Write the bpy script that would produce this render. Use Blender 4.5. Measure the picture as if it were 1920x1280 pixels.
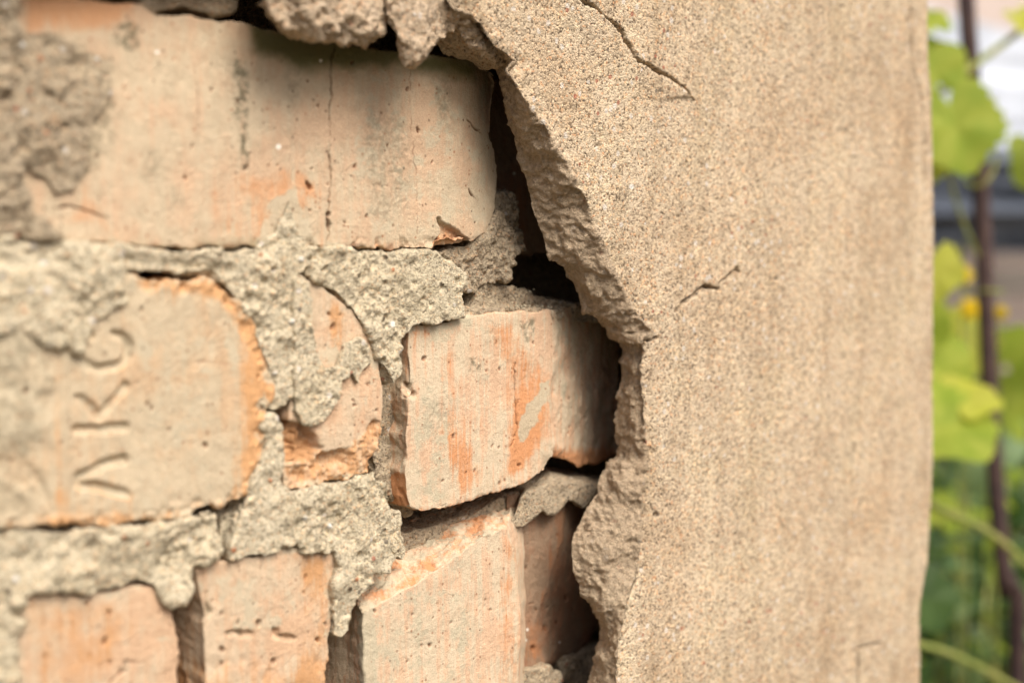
import bpy, math, random
import numpy as np
from mathutils import Matrix, Vector
from mathutils.geometry import tessellate_polygon
R = math.radians
scene = bpy.context.scene
for o in list(bpy.data.objects): bpy.data.objects.remove(o)

# ------------------------------------------------------------------ camera
# the wall face is the plane y = 0 (outward = -y), x runs along the wall, z is up
F = 2667.0                      # focal length in photo pixels (50 mm on 36 mm)
THETA, PHI = R(44.0), math.atan(185/2667.0)
D, H = 0.352, 1.30              # camera distance to the brick face, height over the ground
fwd = np.array([math.cos(THETA)*math.cos(PHI), math.sin(THETA)*math.cos(PHI), -math.sin(PHI)])
rgt = np.array([math.sin(THETA), -math.cos(THETA), 0.0])
upv = np.cross(rgt, fwd)
CAM = np.array([0.0, -D, H])
cam_data = bpy.data.cameras.new('camera'); cam = bpy.data.objects.new('camera', cam_data)
scene.collection.objects.link(cam); scene.camera = cam
cam.matrix_world = Matrix(((rgt[0], upv[0], -fwd[0], CAM[0]), (rgt[1], upv[1], -fwd[1], CAM[1]),
                           (rgt[2], upv[2], -fwd[2], CAM[2]), (0, 0, 0, 1)))
cam_data.lens = 50; cam_data.sensor_width = 36; cam_data.clip_start = 0.01; cam_data.clip_end = 500
cam_data.dof.use_dof = True; cam_data.dof.focus_distance = 0.492; cam_data.dof.aperture_fstop = 5.8

# ------------------------------------------------------------------ light
SUN_EL, SUN_AZ = 50.0, -8.0     # azimuth measured from the wall normal towards +x
sd = Vector((math.sin(R(SUN_AZ))*math.cos(R(SUN_EL)), -math.cos(R(SUN_AZ))*math.cos(R(SUN_EL)), math.sin(R(SUN_EL))))
sun_data = bpy.data.lights.new('sun', 'SUN'); sun = bpy.data.objects.new('sun', sun_data); scene.collection.objects.link(sun)
sun_data.energy = 1.9; sun_data.angle = R(36); sun_data.color = (1.0, 0.96, 0.895)
sun.rotation_euler = sd.to_track_quat('Z', 'Y').to_euler()
world = bpy.data.worlds.new('World'); scene.world = world; world.use_nodes = True
wn = world.node_tree; bg = wn.nodes['Background']
sky = wn.nodes.new('ShaderNodeTexSky'); sky.sky_type = 'NISHITA'; sky.sun_disc = False
sky.sun_elevation = R(SUN_EL); sky.sun_rotation = math.atan2(sd.x, sd.y); sky.dust_density = 6.0; sky.air_density = 0.7; sky.ozone_density = 0.6
wn.links.new(sky.outputs[0], bg.inputs[0]); bg.inputs[1].default_value = 0.095
scene.view_settings.view_transform = 'Standard'; scene.view_settings.look = 'None'
scene.view_settings.exposure = 1.0; scene.view_settings.gamma = 1.0
scene.render.engine = 'CYCLES'
scene.cycles.max_bounces = 8

# ------------------------------------------------------------------ geometry helpers
def tow(px, py, w=0.0):
    """photo pixel -> wall coordinates (x, z) on the plane at height w (metres) proud of the brick face"""
    d = fwd + (px-960)/F*rgt - (py-640)/F*upv
    t = (D - w)/d[1]
    p = CAM + d*t
    return p[0], p[2]
def proj(P):
    q = P - CAM
    z = q@fwd
    return np.stack([960 + F*(q@rgt)/z, 640 - F*(q@upv)/z], 1)
def at(px, py, z):
    """world point seen at a photo pixel at camera depth z"""
    return Vector(CAM + (fwd + (px-960)/F*rgt - (py-640)/F*upv)*z)

def _h(ix, iy, iz, s):
    h = (ix.astype(np.uint32)*np.uint32(374761393)) ^ (iy.astype(np.uint32)*np.uint32(668265263)) ^ (iz.astype(np.uint32)*np.uint32(2147483647)) ^ np.uint32((s*974634777) & 0xffffffff)
    h = (h ^ (h >> np.uint32(13)))*np.uint32(1274126177)
    h = (h ^ (h >> np.uint32(16)))*np.uint32(2246822519)
    return (h ^ (h >> np.uint32(15)))
def vnoise(P, size, seed=0):
    """gradient-free value noise, -1..1; size = feature size in metres (scalar or 3-vector)"""
    Q = P/np.asarray(size, dtype=float) + 1000.37
    I = np.floor(Q).astype(np.int64); f = Q - I; f = f*f*f*(f*(f*6-15)+10)
    out = 0
    for a in (0, 1):
        wx = f[:, 0] if a else 1-f[:, 0]
        for b in (0, 1):
            wy = f[:, 1] if b else 1-f[:, 1]
            for c in (0, 1):
                wz = f[:, 2] if c else 1-f[:, 2]
                out = out + wx*wy*wz*(_h(I[:, 0]+a, I[:, 1]+b, I[:, 2]+c, seed).astype(np.float64)/4294967295.0)
    return out*2-1
def fbm(P, size, seed=0, octs=3, gain=0.5):
    s = 0; a = 1.0; sz = np.asarray(size, dtype=float)
    for k in range(octs):
        s = s + a*vnoise(P, sz, seed+k*17); a *= gain; sz = sz*0.5
    return s
def worley(P, size, seed=0):
    Q = P/size + 1000.37; I = np.floor(Q).astype(np.int64); f = Q-I
    best = np.full(len(P), 9.0); rnd = np.zeros(len(P))
    for a in (-1, 0, 1):
        for b in (-1, 0, 1):
            for c in (-1, 0, 1):
                h = _h(I[:, 0]+a, I[:, 1]+b, I[:, 2]+c, seed)
                ox = (h & np.uint32(1023)).astype(float)/1023; oy = ((h >> np.uint32(10)) & np.uint32(1023)).astype(float)/1023
                oz = ((h >> np.uint32(20)) & np.uint32(1023)).astype(float)/1023
                d = (a+ox-f[:, 0])**2 + (b+oy-f[:, 1])**2 + (c+oz-f[:, 2])**2
                m = d < best
                best = np.where(m, d, best); rnd = np.where(m, ((h >> np.uint32(7)) & np.uint32(4095)).astype(float)/4095, rnd)
    return np.sqrt(best), rnd
def sm(x, a, b):
    t = np.clip((x-a)/(b-a), 0, 1); return t*t*(3-2*t)
def dline(p, pts):
    """distance of points p (pixels) to a polyline"""
    best = np.full(len(p), 1e9)
    for (x0, y0), (x1, y1) in zip(pts[:-1], pts[1:]):
        vx, vy = x1-x0, y1-y0; L = vx*vx+vy*vy+1e-9
        t = np.clip(((p[:, 0]-x0)*vx+(p[:, 1]-y0)*vy)/L, 0, 1)
        best = np.minimum(best, np.hypot(p[:, 0]-x0-t*vx, p[:, 1]-y0-t*vy))
    return best
def inside(p, poly):
    r = np.zeros(len(p), bool); n = len(poly); j = n-1
    for i in range(n):
        xi, yi = poly[i]; xj, yj = poly[j]
        if yi != yj:
            r ^= ((yi > p[:, 1]) != (yj > p[:, 1])) & (p[:, 0] < (xj-xi)*(p[:, 1]-yi)/(yj-yi)+xi)
        j = i
    return r
def pmask(p, poly, soft=8):
    d = dline(p, list(poly)+[poly[0]]); d = np.where(inside(p, poly), d, -d)
    return sm(d, -soft, soft)
def wob(px, amp=7, size=22, seed=5):
    """pixel positions shifted by noise so that traced borders come out ragged"""
    q = np.column_stack([px, np.zeros(len(px))])
    return px + amp*np.column_stack([fbm(q, size, seed, 3), fbm(q, size, seed+3, 3)])

def densify(layers, step=0.0025):
    """layers: lists of (x,y,z) loops with equal counts; splits each segment alike"""
    n = len(layers[0]); out = [[] for _ in layers]
    for i in range(n):
        j = (i+1) % n
        k = max(1, int(max(np.linalg.norm(np.array(L[j])-np.array(L[i])) for L in layers)/step))
        for s in range(k):
            for q, L in enumerate(layers):
                out[q].append(tuple(np.array(L[i])*(1-s/k)+np.array(L[j])*s/k))
    return out
def loft(layers, jit=0.0008, seed=1, jsize=0.006, xlim=9.0):
    """closed solid through loops ordered front to back; loops get an in-plane ragged jitter"""
    L = densify(layers); n = len(L[0]); V = []; Fc = []
    for q, loop in enumerate(L):
        A = np.array(loop); c = A + np.array([0, q*0.004, 0])
        jw = jit*np.where(A[:, 0] < xlim, 1.0, 0.25)
        A[:, 0] += jw*fbm(c, jsize, seed, 3); A[:, 2] += jw*fbm(c, jsize, seed+50, 3)
        V += [tuple(a) for a in A]
    for q in range(len(L)-1):
        for i in range(n):
            j = (i+1) % n
            Fc.append((q*n+i, q*n+j, (q+1)*n+j, (q+1)*n+i))
    tri = tessellate_polygon([[Vector((v[0], v[2], 0)) for v in V[:n]]])
    Fc += [tuple(t) for t in tri]
    b = (len(L)-1)*n
    tri = tessellate_polygon([[Vector((v[0], v[2], 0)) for v in V[b:]]])
    Fc += [tuple(b+i for i in t) for t in tri]
    return V, Fc
def prism(poly, wf, wb, jit=0.0008, seed=1, wo=None, jsize=0.006):
    """outline in photo pixels traced on the plane wf, extruded straight back to wb (wo: plane it was traced on)"""
    pts = [tow(x, y, wf if wo is None else wo) for x, y in poly]
    return loft([[(x, -wf, z) for x, z in pts], [(x, -wb, z) for x, z in pts]], jit, seed, jsize)
def taper(layers, jit=0.0008, seed=1, jsize=0.006):
    """layers: [(poly_px, w), ...] front to back, each traced on its own plane"""
    return loft([[(lambda q: (q[0], -w, q[1]))(tow(x, y, w)) for x, y in poly] for poly, w in layers], jit, seed, jsize)
def slant(poly, wf, wb, jit=0.0006, seed=1):
    """like prism, but the height of the front face varies along the wall"""
    f = [(lambda q, w: (q[0], -w, q[1]))(tow(x, y, wf(x)), wf(x)) for x, y in poly]
    return loft([f, [(a, -wb, c) for a, b, c in f]], jit, seed)
def blob(px, py, w, rx, ry, rz, seed=0):
    """lumpy ellipsoid centred at a traced spot; radii in metres"""
    x, z = tow(px, py, w); V = []; Fc = []; n, m = 12, 8
    for i in range(m+1):
        a = math.pi*i/m
        for j in range(n):
            b = 2*math.pi*j/n
            V.append((x+rx*math.sin(a)*math.cos(b), -w+ry*math.sin(a)*math.sin(b), z+rz*math.cos(a)))
    for i in range(m):
        for j in range(n):
            Fc.append((i*n+j, i*n+(j+1) % n, (i+1)*n+(j+1) % n, (i+1)*n+j))
    return V, Fc

def tag(o, label=None, cat=None, group=None, kind=None):
    if label: o['label'] = label
    if cat: o['category'] = cat
    if group: o['group'] = group
    if kind: o['kind'] = kind
    return o
def from_arrays(name, V, Q, mat, parent=None, attrs=None, origin=None, smooth=True):
    me = bpy.data.meshes.new(name)
    org = V.mean(0) if origin is None else np.array(origin)
    me.vertices.add(len(V)); me.vertices.foreach_set('co', (V-org).astype(np.float32).ravel())
    k = Q.shape[1]
    me.loops.add(Q.size); me.loops.foreach_set('vertex_index', Q.astype(np.int32).ravel())
    me.polygons.add(len(Q)); me.polygons.foreach_set('loop_start', np.arange(0, Q.size, k, dtype=np.int32))
    me.polygons.foreach_set('use_smooth', np.full(len(Q), smooth))
    me.update(calc_edges=True)
    for an, av in (attrs or {}).items():
        a = me.attributes.new(an, 'FLOAT', 'POINT'); a.data.foreach_set('value', np.asarray(av, dtype=np.float32))
    me.materials.append(mat)
    o = bpy.data.objects.new(name, me); scene.collection.objects.link(o)
    o.location = Vector(org) - (parent.location if parent else Vector((0, 0, 0)))
    if parent: o.parent = parent
    return o
def sculpt(name, solids, mat, shape, voxel=0.0004, smooth=8, parent=None, back=None):
    """union of solids -> fine even mesh -> rounded -> displaced by shape(P, N, px) -> (offset along normal, attributes)"""
    V = []; Fc = []
    for v, f in solids:
        b = len(V); V += v; Fc += [tuple(b+i for i in t) for t in f]
    me = bpy.data.meshes.new('tmp'); me.from_pydata(V, [], Fc)
    import bmesh
    bm = bmesh.new(); bm.from_mesh(me); bmesh.ops.remove_doubles(bm, verts=bm.verts, dist=1e-6)
    bmesh.ops.recalc_face_normals(bm, faces=bm.faces); bm.to_mesh(me); bm.free()
    o = bpy.data.objects.new('tmp', me); scene.collection.objects.link(o)
    m = o.modifiers.new('r', 'REMESH'); m.mode = 'VOXEL'; m.voxel_size = voxel; m.adaptivity = 0
    s = o.modifiers.new('s', 'SMOOTH'); s.factor = 0.5; s.iterations = smooth
    dg = bpy.context.evaluated_depsgraph_get(); ev = o.evaluated_get(dg); em = ev.to_mesh()
    n = len(em.vertices); P = np.empty(n*3); em.vertices.foreach_get('co', P); P = P.reshape(-1, 3)
    N = np.empty(n*3, np.float32); em.vertex_normals.foreach_get('vector', N); N = N.reshape(-1, 3).astype(float)
    k = len(em.polygons); lt = np.empty(k, np.int32); em.polygons.foreach_get('loop_total', lt)
    ls = np.empty(k, np.int32); em.polygons.foreach_get('loop_start', ls)
    li = np.empty(len(em.loops), np.int32); em.loops.foreach_get('vertex_index', li)
    ls = ls[lt == 4]; Q = li[ls[:, None]+np.arange(4)[None]]
    ev.to_mesh_clear(); bpy.data.objects.remove(o); bpy.data.meshes.remove(me)
    if back is not None:                      # the hidden rear inside the wall is left open
        keep = ~np.all(P[Q][:, :, 1] > -back-0.001, axis=1); Q = Q[keep]
        used = np.zeros(n, bool); used[Q.ravel()] = True
        idx = np.cumsum(used)-1; P = P[used]; N = N[used]; Q = idx[Q]
    px = proj(P)
    off, attrs = shape(P, N, px)
    if isinstance(off, tuple): P = P + off[1]; off = off[0]
    P = P + N*off[:, None]
    ob = from_arrays(name, P, Q, mat, parent, attrs)
    print(name, len(P))
    return ob

# ------------------------------------------------------------------ materials
class NT:
    def __init__(s, name):
        s.m = bpy.data.materials.new(name); s.m.use_nodes = True; s.t = s.m.node_tree
        s.b = s.t.nodes['Principled BSDF']; s.tc = s.t.nodes.new('ShaderNodeTexCoord').outputs['Object']
        s.b.inputs['Roughness'].default_value = 0.92; s.b.inputs['Specular IOR Level'].default_value = 0.15
    def put(s, sock, v):
        if isinstance(v, bpy.types.NodeSocket): s.t.links.new(v, sock)
        elif v is not None: sock.default_value = (tuple(v)+(1,) if isinstance(v, tuple) and len(v) == 3 and sock.type == 'RGBA' else v)
    def math(s, op, a, b=None, c=None, clamp=False):
        n = s.t.nodes.new('ShaderNodeMath'); n.operation = op; n.use_clamp = clamp
        for i, v in enumerate((a, b, c)): s.put(n.inputs[i], v)
        return n.outputs[0]
    def mapv(s, scale):
        n = s.t.nodes.new('ShaderNodeMapping'); s.put(n.inputs['Vector'], s.tc); n.inputs['Scale'].default_value = scale
        return n.outputs[0]
    def noise(s, scale, detail=3, rough=0.55, vec=None, dist=0.0):
        n = s.t.nodes.new('ShaderNodeTexNoise'); s.put(n.inputs['Vector'], vec or s.tc)
        n.inputs['Scale'].default_value = scale; n.inputs['Detail'].default_value = detail; n.inputs['Roughness'].default_value = rough; n.inputs['Distortion'].default_value = dist
        return n.outputs['Fac']
    def voro(s, scale, vec=None, feature='F1'):
        n = s.t.nodes.new('ShaderNodeTexVoronoi'); s.put(n.inputs['Vector'], vec or s.tc); n.inputs['Scale'].default_value = scale; n.feature = feature
        sp = s.t.nodes.new('ShaderNodeSeparateColor'); s.put(sp.inputs[0], n.outputs['Color'])
        return n.outputs['Distance'], sp.outputs[0], sp.outputs[1]
    def ramp(s, fac, stops, interp='LINEAR'):
        n = s.t.nodes.new('ShaderNodeValToRGB'); n.color_ramp.interpolation = interp; s.put(n.inputs[0], fac)
        e = n.color_ramp.elements
        while len(e) < len(stops): e.new(0.5)
        for el, (p, c) in zip(e, stops):
            el.position = p; el.color = (c, c, c, 1) if not isinstance(c, tuple) else c+(1,)
        return n.outputs[0]
    def mix(s, f, a, b, mode='MIX'):
        n = s.t.nodes.new('ShaderNodeMix'); n.data_type = 'RGBA'; n.blend_type = mode
        s.put(n.inputs[0], f); s.put(n.inputs[6], a); s.put(n.inputs[7], b)
        return n.outputs[2]
    def attr(s, name):
        n = s.t.nodes.new('ShaderNodeAttribute'); n.attribute_name = name; return n.outputs['Fac']
    def step(s, v, a, b):
        n = s.t.nodes.new('ShaderNodeMapRange'); n.interpolation_type = 'SMOOTHSTEP'; s.put(n.inputs[0], v)
        n.inputs[1].default_value = a; n.inputs[2].default_value = b; return n.outputs[0]
    def bump(s, h, dist, strength=1.0, prev=None):
        n = s.t.nodes.new('ShaderNodeBump'); s.put(n.inputs['Height'], h); n.inputs['Distance'].default_value = dist
        n.inputs['Strength'].default_value = strength
        if prev is not None: s.put(n.inputs['Normal'], prev)
        return n.outputs[0]
    def out(s, col, nrm=None):
        s.put(s.b.inputs['Base Color'], col)
        if nrm is not None: s.put(s.b.inputs['Normal'], nrm)
        return s.m

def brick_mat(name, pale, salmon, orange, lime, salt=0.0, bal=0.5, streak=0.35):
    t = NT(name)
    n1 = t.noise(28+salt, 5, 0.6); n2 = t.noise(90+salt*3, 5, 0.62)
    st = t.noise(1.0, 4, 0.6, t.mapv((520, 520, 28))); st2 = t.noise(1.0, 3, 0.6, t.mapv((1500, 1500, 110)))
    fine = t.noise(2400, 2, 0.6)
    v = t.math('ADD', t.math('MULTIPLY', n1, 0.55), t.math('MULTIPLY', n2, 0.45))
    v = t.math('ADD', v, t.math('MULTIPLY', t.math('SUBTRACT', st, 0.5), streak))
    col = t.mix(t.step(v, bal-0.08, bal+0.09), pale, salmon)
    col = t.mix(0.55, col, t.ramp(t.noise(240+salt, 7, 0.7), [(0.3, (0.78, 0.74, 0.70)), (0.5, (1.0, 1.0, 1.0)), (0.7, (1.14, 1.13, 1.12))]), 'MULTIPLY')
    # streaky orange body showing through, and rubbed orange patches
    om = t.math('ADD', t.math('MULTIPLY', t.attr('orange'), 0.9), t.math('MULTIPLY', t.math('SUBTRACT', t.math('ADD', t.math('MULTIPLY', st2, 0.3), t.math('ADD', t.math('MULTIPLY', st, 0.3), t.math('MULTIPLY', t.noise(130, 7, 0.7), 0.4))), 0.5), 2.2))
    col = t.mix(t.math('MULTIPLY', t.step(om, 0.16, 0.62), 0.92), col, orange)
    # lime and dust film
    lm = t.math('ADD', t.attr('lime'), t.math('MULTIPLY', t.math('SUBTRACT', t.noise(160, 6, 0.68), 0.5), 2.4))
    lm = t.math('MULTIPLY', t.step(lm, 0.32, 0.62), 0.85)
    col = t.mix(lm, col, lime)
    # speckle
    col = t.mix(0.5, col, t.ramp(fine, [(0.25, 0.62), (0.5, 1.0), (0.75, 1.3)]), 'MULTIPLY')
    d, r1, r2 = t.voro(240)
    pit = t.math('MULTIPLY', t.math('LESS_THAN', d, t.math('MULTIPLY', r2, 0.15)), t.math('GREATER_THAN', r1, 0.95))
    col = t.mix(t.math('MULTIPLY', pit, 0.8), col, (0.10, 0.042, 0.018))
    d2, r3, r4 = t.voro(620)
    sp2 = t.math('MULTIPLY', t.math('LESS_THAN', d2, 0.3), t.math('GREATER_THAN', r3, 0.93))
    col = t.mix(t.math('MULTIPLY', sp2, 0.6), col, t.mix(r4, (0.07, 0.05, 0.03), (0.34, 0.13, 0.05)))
    col = t.mix(t.attr('moss_shade'), col, (0.085, 0.09, 0.025))  # moss green, darkened so it also carries painted overhang shade
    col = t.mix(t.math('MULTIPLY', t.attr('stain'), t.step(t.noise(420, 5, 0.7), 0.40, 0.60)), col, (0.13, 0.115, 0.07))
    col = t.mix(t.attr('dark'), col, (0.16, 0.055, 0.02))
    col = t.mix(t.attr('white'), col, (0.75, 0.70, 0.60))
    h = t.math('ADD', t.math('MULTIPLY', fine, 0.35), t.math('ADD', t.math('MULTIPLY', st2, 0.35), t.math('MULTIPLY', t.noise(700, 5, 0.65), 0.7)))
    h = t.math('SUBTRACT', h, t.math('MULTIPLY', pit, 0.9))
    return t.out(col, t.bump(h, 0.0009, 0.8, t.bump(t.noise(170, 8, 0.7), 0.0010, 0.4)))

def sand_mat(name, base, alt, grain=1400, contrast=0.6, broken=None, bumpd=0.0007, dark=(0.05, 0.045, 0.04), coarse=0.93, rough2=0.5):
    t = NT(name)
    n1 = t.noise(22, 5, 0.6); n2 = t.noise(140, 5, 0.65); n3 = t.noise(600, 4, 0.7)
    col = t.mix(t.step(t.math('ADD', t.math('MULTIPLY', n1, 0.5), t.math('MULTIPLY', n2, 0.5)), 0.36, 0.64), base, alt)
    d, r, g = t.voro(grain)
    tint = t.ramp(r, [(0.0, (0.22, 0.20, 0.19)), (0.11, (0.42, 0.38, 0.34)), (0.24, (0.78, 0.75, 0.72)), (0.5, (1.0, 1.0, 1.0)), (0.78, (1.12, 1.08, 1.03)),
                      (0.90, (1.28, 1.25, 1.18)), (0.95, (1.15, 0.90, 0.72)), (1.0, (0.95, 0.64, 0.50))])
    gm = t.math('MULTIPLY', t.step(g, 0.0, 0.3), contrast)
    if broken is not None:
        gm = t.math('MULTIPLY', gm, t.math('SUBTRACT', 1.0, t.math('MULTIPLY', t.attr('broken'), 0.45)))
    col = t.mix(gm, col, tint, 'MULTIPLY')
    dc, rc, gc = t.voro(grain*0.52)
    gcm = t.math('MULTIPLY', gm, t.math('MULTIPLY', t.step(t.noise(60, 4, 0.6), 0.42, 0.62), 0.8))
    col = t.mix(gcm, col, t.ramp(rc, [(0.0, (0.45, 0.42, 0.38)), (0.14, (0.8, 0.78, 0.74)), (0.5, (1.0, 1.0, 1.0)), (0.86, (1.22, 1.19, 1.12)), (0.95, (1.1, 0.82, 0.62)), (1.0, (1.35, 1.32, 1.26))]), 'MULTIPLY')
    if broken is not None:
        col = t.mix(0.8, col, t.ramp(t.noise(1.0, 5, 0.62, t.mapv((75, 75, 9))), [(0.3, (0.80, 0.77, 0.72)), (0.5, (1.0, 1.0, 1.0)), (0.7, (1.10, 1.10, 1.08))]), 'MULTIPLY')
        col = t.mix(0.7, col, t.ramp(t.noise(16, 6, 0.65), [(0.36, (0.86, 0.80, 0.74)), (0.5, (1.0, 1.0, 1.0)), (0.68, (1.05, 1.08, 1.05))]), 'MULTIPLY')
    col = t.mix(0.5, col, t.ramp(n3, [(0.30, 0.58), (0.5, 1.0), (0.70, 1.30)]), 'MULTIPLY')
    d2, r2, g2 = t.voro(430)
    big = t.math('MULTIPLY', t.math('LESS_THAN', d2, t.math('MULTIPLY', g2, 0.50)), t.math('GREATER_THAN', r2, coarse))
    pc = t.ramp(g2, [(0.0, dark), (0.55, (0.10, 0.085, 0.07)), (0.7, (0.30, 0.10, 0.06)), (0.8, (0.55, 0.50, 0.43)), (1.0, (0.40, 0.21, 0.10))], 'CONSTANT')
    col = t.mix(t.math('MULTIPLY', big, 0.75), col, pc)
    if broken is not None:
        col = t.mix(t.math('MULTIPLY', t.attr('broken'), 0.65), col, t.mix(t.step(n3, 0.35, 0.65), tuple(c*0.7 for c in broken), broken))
    col = t.mix(t.attr('moss_shade'), col, (0.14, 0.13, 0.06))
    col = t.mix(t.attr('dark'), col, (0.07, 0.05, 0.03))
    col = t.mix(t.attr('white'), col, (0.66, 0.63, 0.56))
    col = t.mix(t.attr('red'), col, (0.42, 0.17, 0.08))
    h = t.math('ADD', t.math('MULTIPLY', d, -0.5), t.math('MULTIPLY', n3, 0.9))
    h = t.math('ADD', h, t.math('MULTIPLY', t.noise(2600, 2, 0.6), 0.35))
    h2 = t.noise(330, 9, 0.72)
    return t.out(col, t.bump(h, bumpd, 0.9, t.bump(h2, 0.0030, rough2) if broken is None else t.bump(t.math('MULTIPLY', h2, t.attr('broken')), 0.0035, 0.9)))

LIME = (0.47, 0.40, 0.28)
M_BRICK = brick_mat('pale_brick', (0.49, 0.395, 0.27), (0.51, 0.36, 0.235), (0.53, 0.28, 0.14), LIME, 0)
M_BRICKC = brick_mat('stamped_brick', (0.48, 0.39, 0.265), (0.50, 0.355, 0.22), (0.53, 0.29, 0.13), LIME, 5, 0.55)
M_BRICKO = brick_mat('pink_brick', (0.53, 0.41, 0.28), (0.53, 0.355, 0.225), (0.49, 0.265, 0.12), LIME, 9, 0.49)
M_BRICKE = brick_mat('streaked_brick', (0.53, 0.43, 0.30), (0.55, 0.375, 0.245), (0.52, 0.24, 0.105), (0.44, 0.385, 0.27), 3, 0.50, 0.9)
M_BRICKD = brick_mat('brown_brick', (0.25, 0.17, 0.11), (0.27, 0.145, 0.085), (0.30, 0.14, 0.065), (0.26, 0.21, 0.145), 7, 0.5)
M_PLASTER = sand_mat('sandy_plaster', (0.515, 0.42, 0.30), (0.475, 0.38, 0.265), 1350, 0.9, (0.58, 0.44, 0.295), 0.0008, coarse=0.80)
M_MORTAR = sand_mat('crumbly_mortar', (0.54, 0.475, 0.345), (0.47, 0.41, 0.29), 1600, 0.7, None, 0.0007, coarse=0.95, rough2=0.35)
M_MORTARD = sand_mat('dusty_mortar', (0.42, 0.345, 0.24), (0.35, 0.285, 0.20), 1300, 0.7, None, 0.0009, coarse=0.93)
M_LUMP = sand_mat('hanging_mortar', (0.53, 0.425, 0.305), (0.46, 0.36, 0.25), 1300, 0.7, None, 0.0009)
M_PAD = sand_mat('smooth_mortar', (0.46, 0.385, 0.28), (0.41, 0.34, 0.24), 1300, 0.35, None, 0.0003, coarse=0.985, rough2=0.15)

Z = lambda P: np.zeros(len(P))
def mortar_shape(amp=1.0, seed=0, spots=(), extra=None):
    def f(P, N, px):
        big = fbm(P, 0.012, seed, 3, 0.5)
        cr = fbm(P, 0.0042, seed+4, 4, 0.68)
        patch = sm(fbm(P, 0.009, seed+6, 2), -0.5, 0.6)                 # crumbly in places, trowelled flat in others
        wd, wr = worley(P, 0.0030, seed+2)
        pits = -np.clip(0.5-wd, 0, 1)*(wr > 0.74)*0.0026
        crumbs = np.clip(0.42-wd, 0, 1)*(wr < 0.26)*0.0030
        off = amp*(big*0.0011 + cr*0.00062*(0.45+0.9*patch)) + (pits+crumbs)*amp*(0.3+0.9*patch)
        px = wob(px, 1.6, 8, 3)
        at_ = dict(dark=Z(P), white=Z(P), red=Z(P), moss_shade=Z(P))
        for kind, x, y, r in spots:
            d = np.hypot(px[:, 0]-x, px[:, 1]-y); m = sm(-d, -r*0.85, -r*0.5); at_[kind] = np.maximum(at_[kind], m); off = off + m*0.0006
        if extra:
            e = extra(P, N, px, at_)
            if e is not None: off = off + e
        return off, at_
    return f
# outlines of the three big mortar joints (photo pixels)
M1 = [(-130, 430), (20, 438), (100, 452), (230, 460), (330, 466), (430, 474), (480, 466), (520, 455), (560, 464), (700, 471), (816, 472), (832, 484), (850, 498), (866, 520), (862, 560), (869, 596), (846, 603), (815, 612),
      (790, 602), (768, 610), (751, 650), (752, 690), (735, 722), (722, 700), (706, 662), (692, 622), (671, 592), (646, 563), (612, 537), (582, 518), (572, 500), (553, 520), (554, 600), (553, 700), (546, 745), (520, 772), (497, 768),
      (490, 757), (501, 738), (500, 685), (486, 650), (470, 615), (452, 580), (430, 548), (395, 522), (372, 517), (300, 518), (240, 512), (238, 560), (205, 575), (175, 610), (140, 660), (90, 640), (40, 620), (-130, 640)]
M2 = [(490, 785), (510, 779), (525, 798), (531, 850), (528, 900), (545, 923), (620, 908), (698, 889), (709, 905), (725, 906), (732, 925), (736, 958), (729, 1000), (728, 1011), (739, 1044), (726, 1070), (697, 1076), (690, 1106),
      (670, 1132), (666, 1152), (653, 1178), (630, 1196), (619, 1188), (621, 1155), (624, 1109), (634, 1057), (627, 1034), (572, 1036), (554, 1022), (515, 1033), (492, 1038), (433, 1046), (430, 1020), (440, 985), (455, 950), (466, 926), (482, 890), (489, 850)]
M3 = [(-130, 990), (20, 996), (115, 993), (200, 990), (279, 989), (344, 982), (394, 969), (410, 962), (413, 991), (411, 1037), (402, 1049), (365, 1058), (366, 1103), (345, 1120), (323, 1132), (304, 1119), (286, 1096), (259, 1089), (230, 1103),
      (184, 1112), (108, 1105), (66, 1105), (40, 1118), (30, 1155), (27, 1280), (28, 1420), (-130, 1420)]
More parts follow.
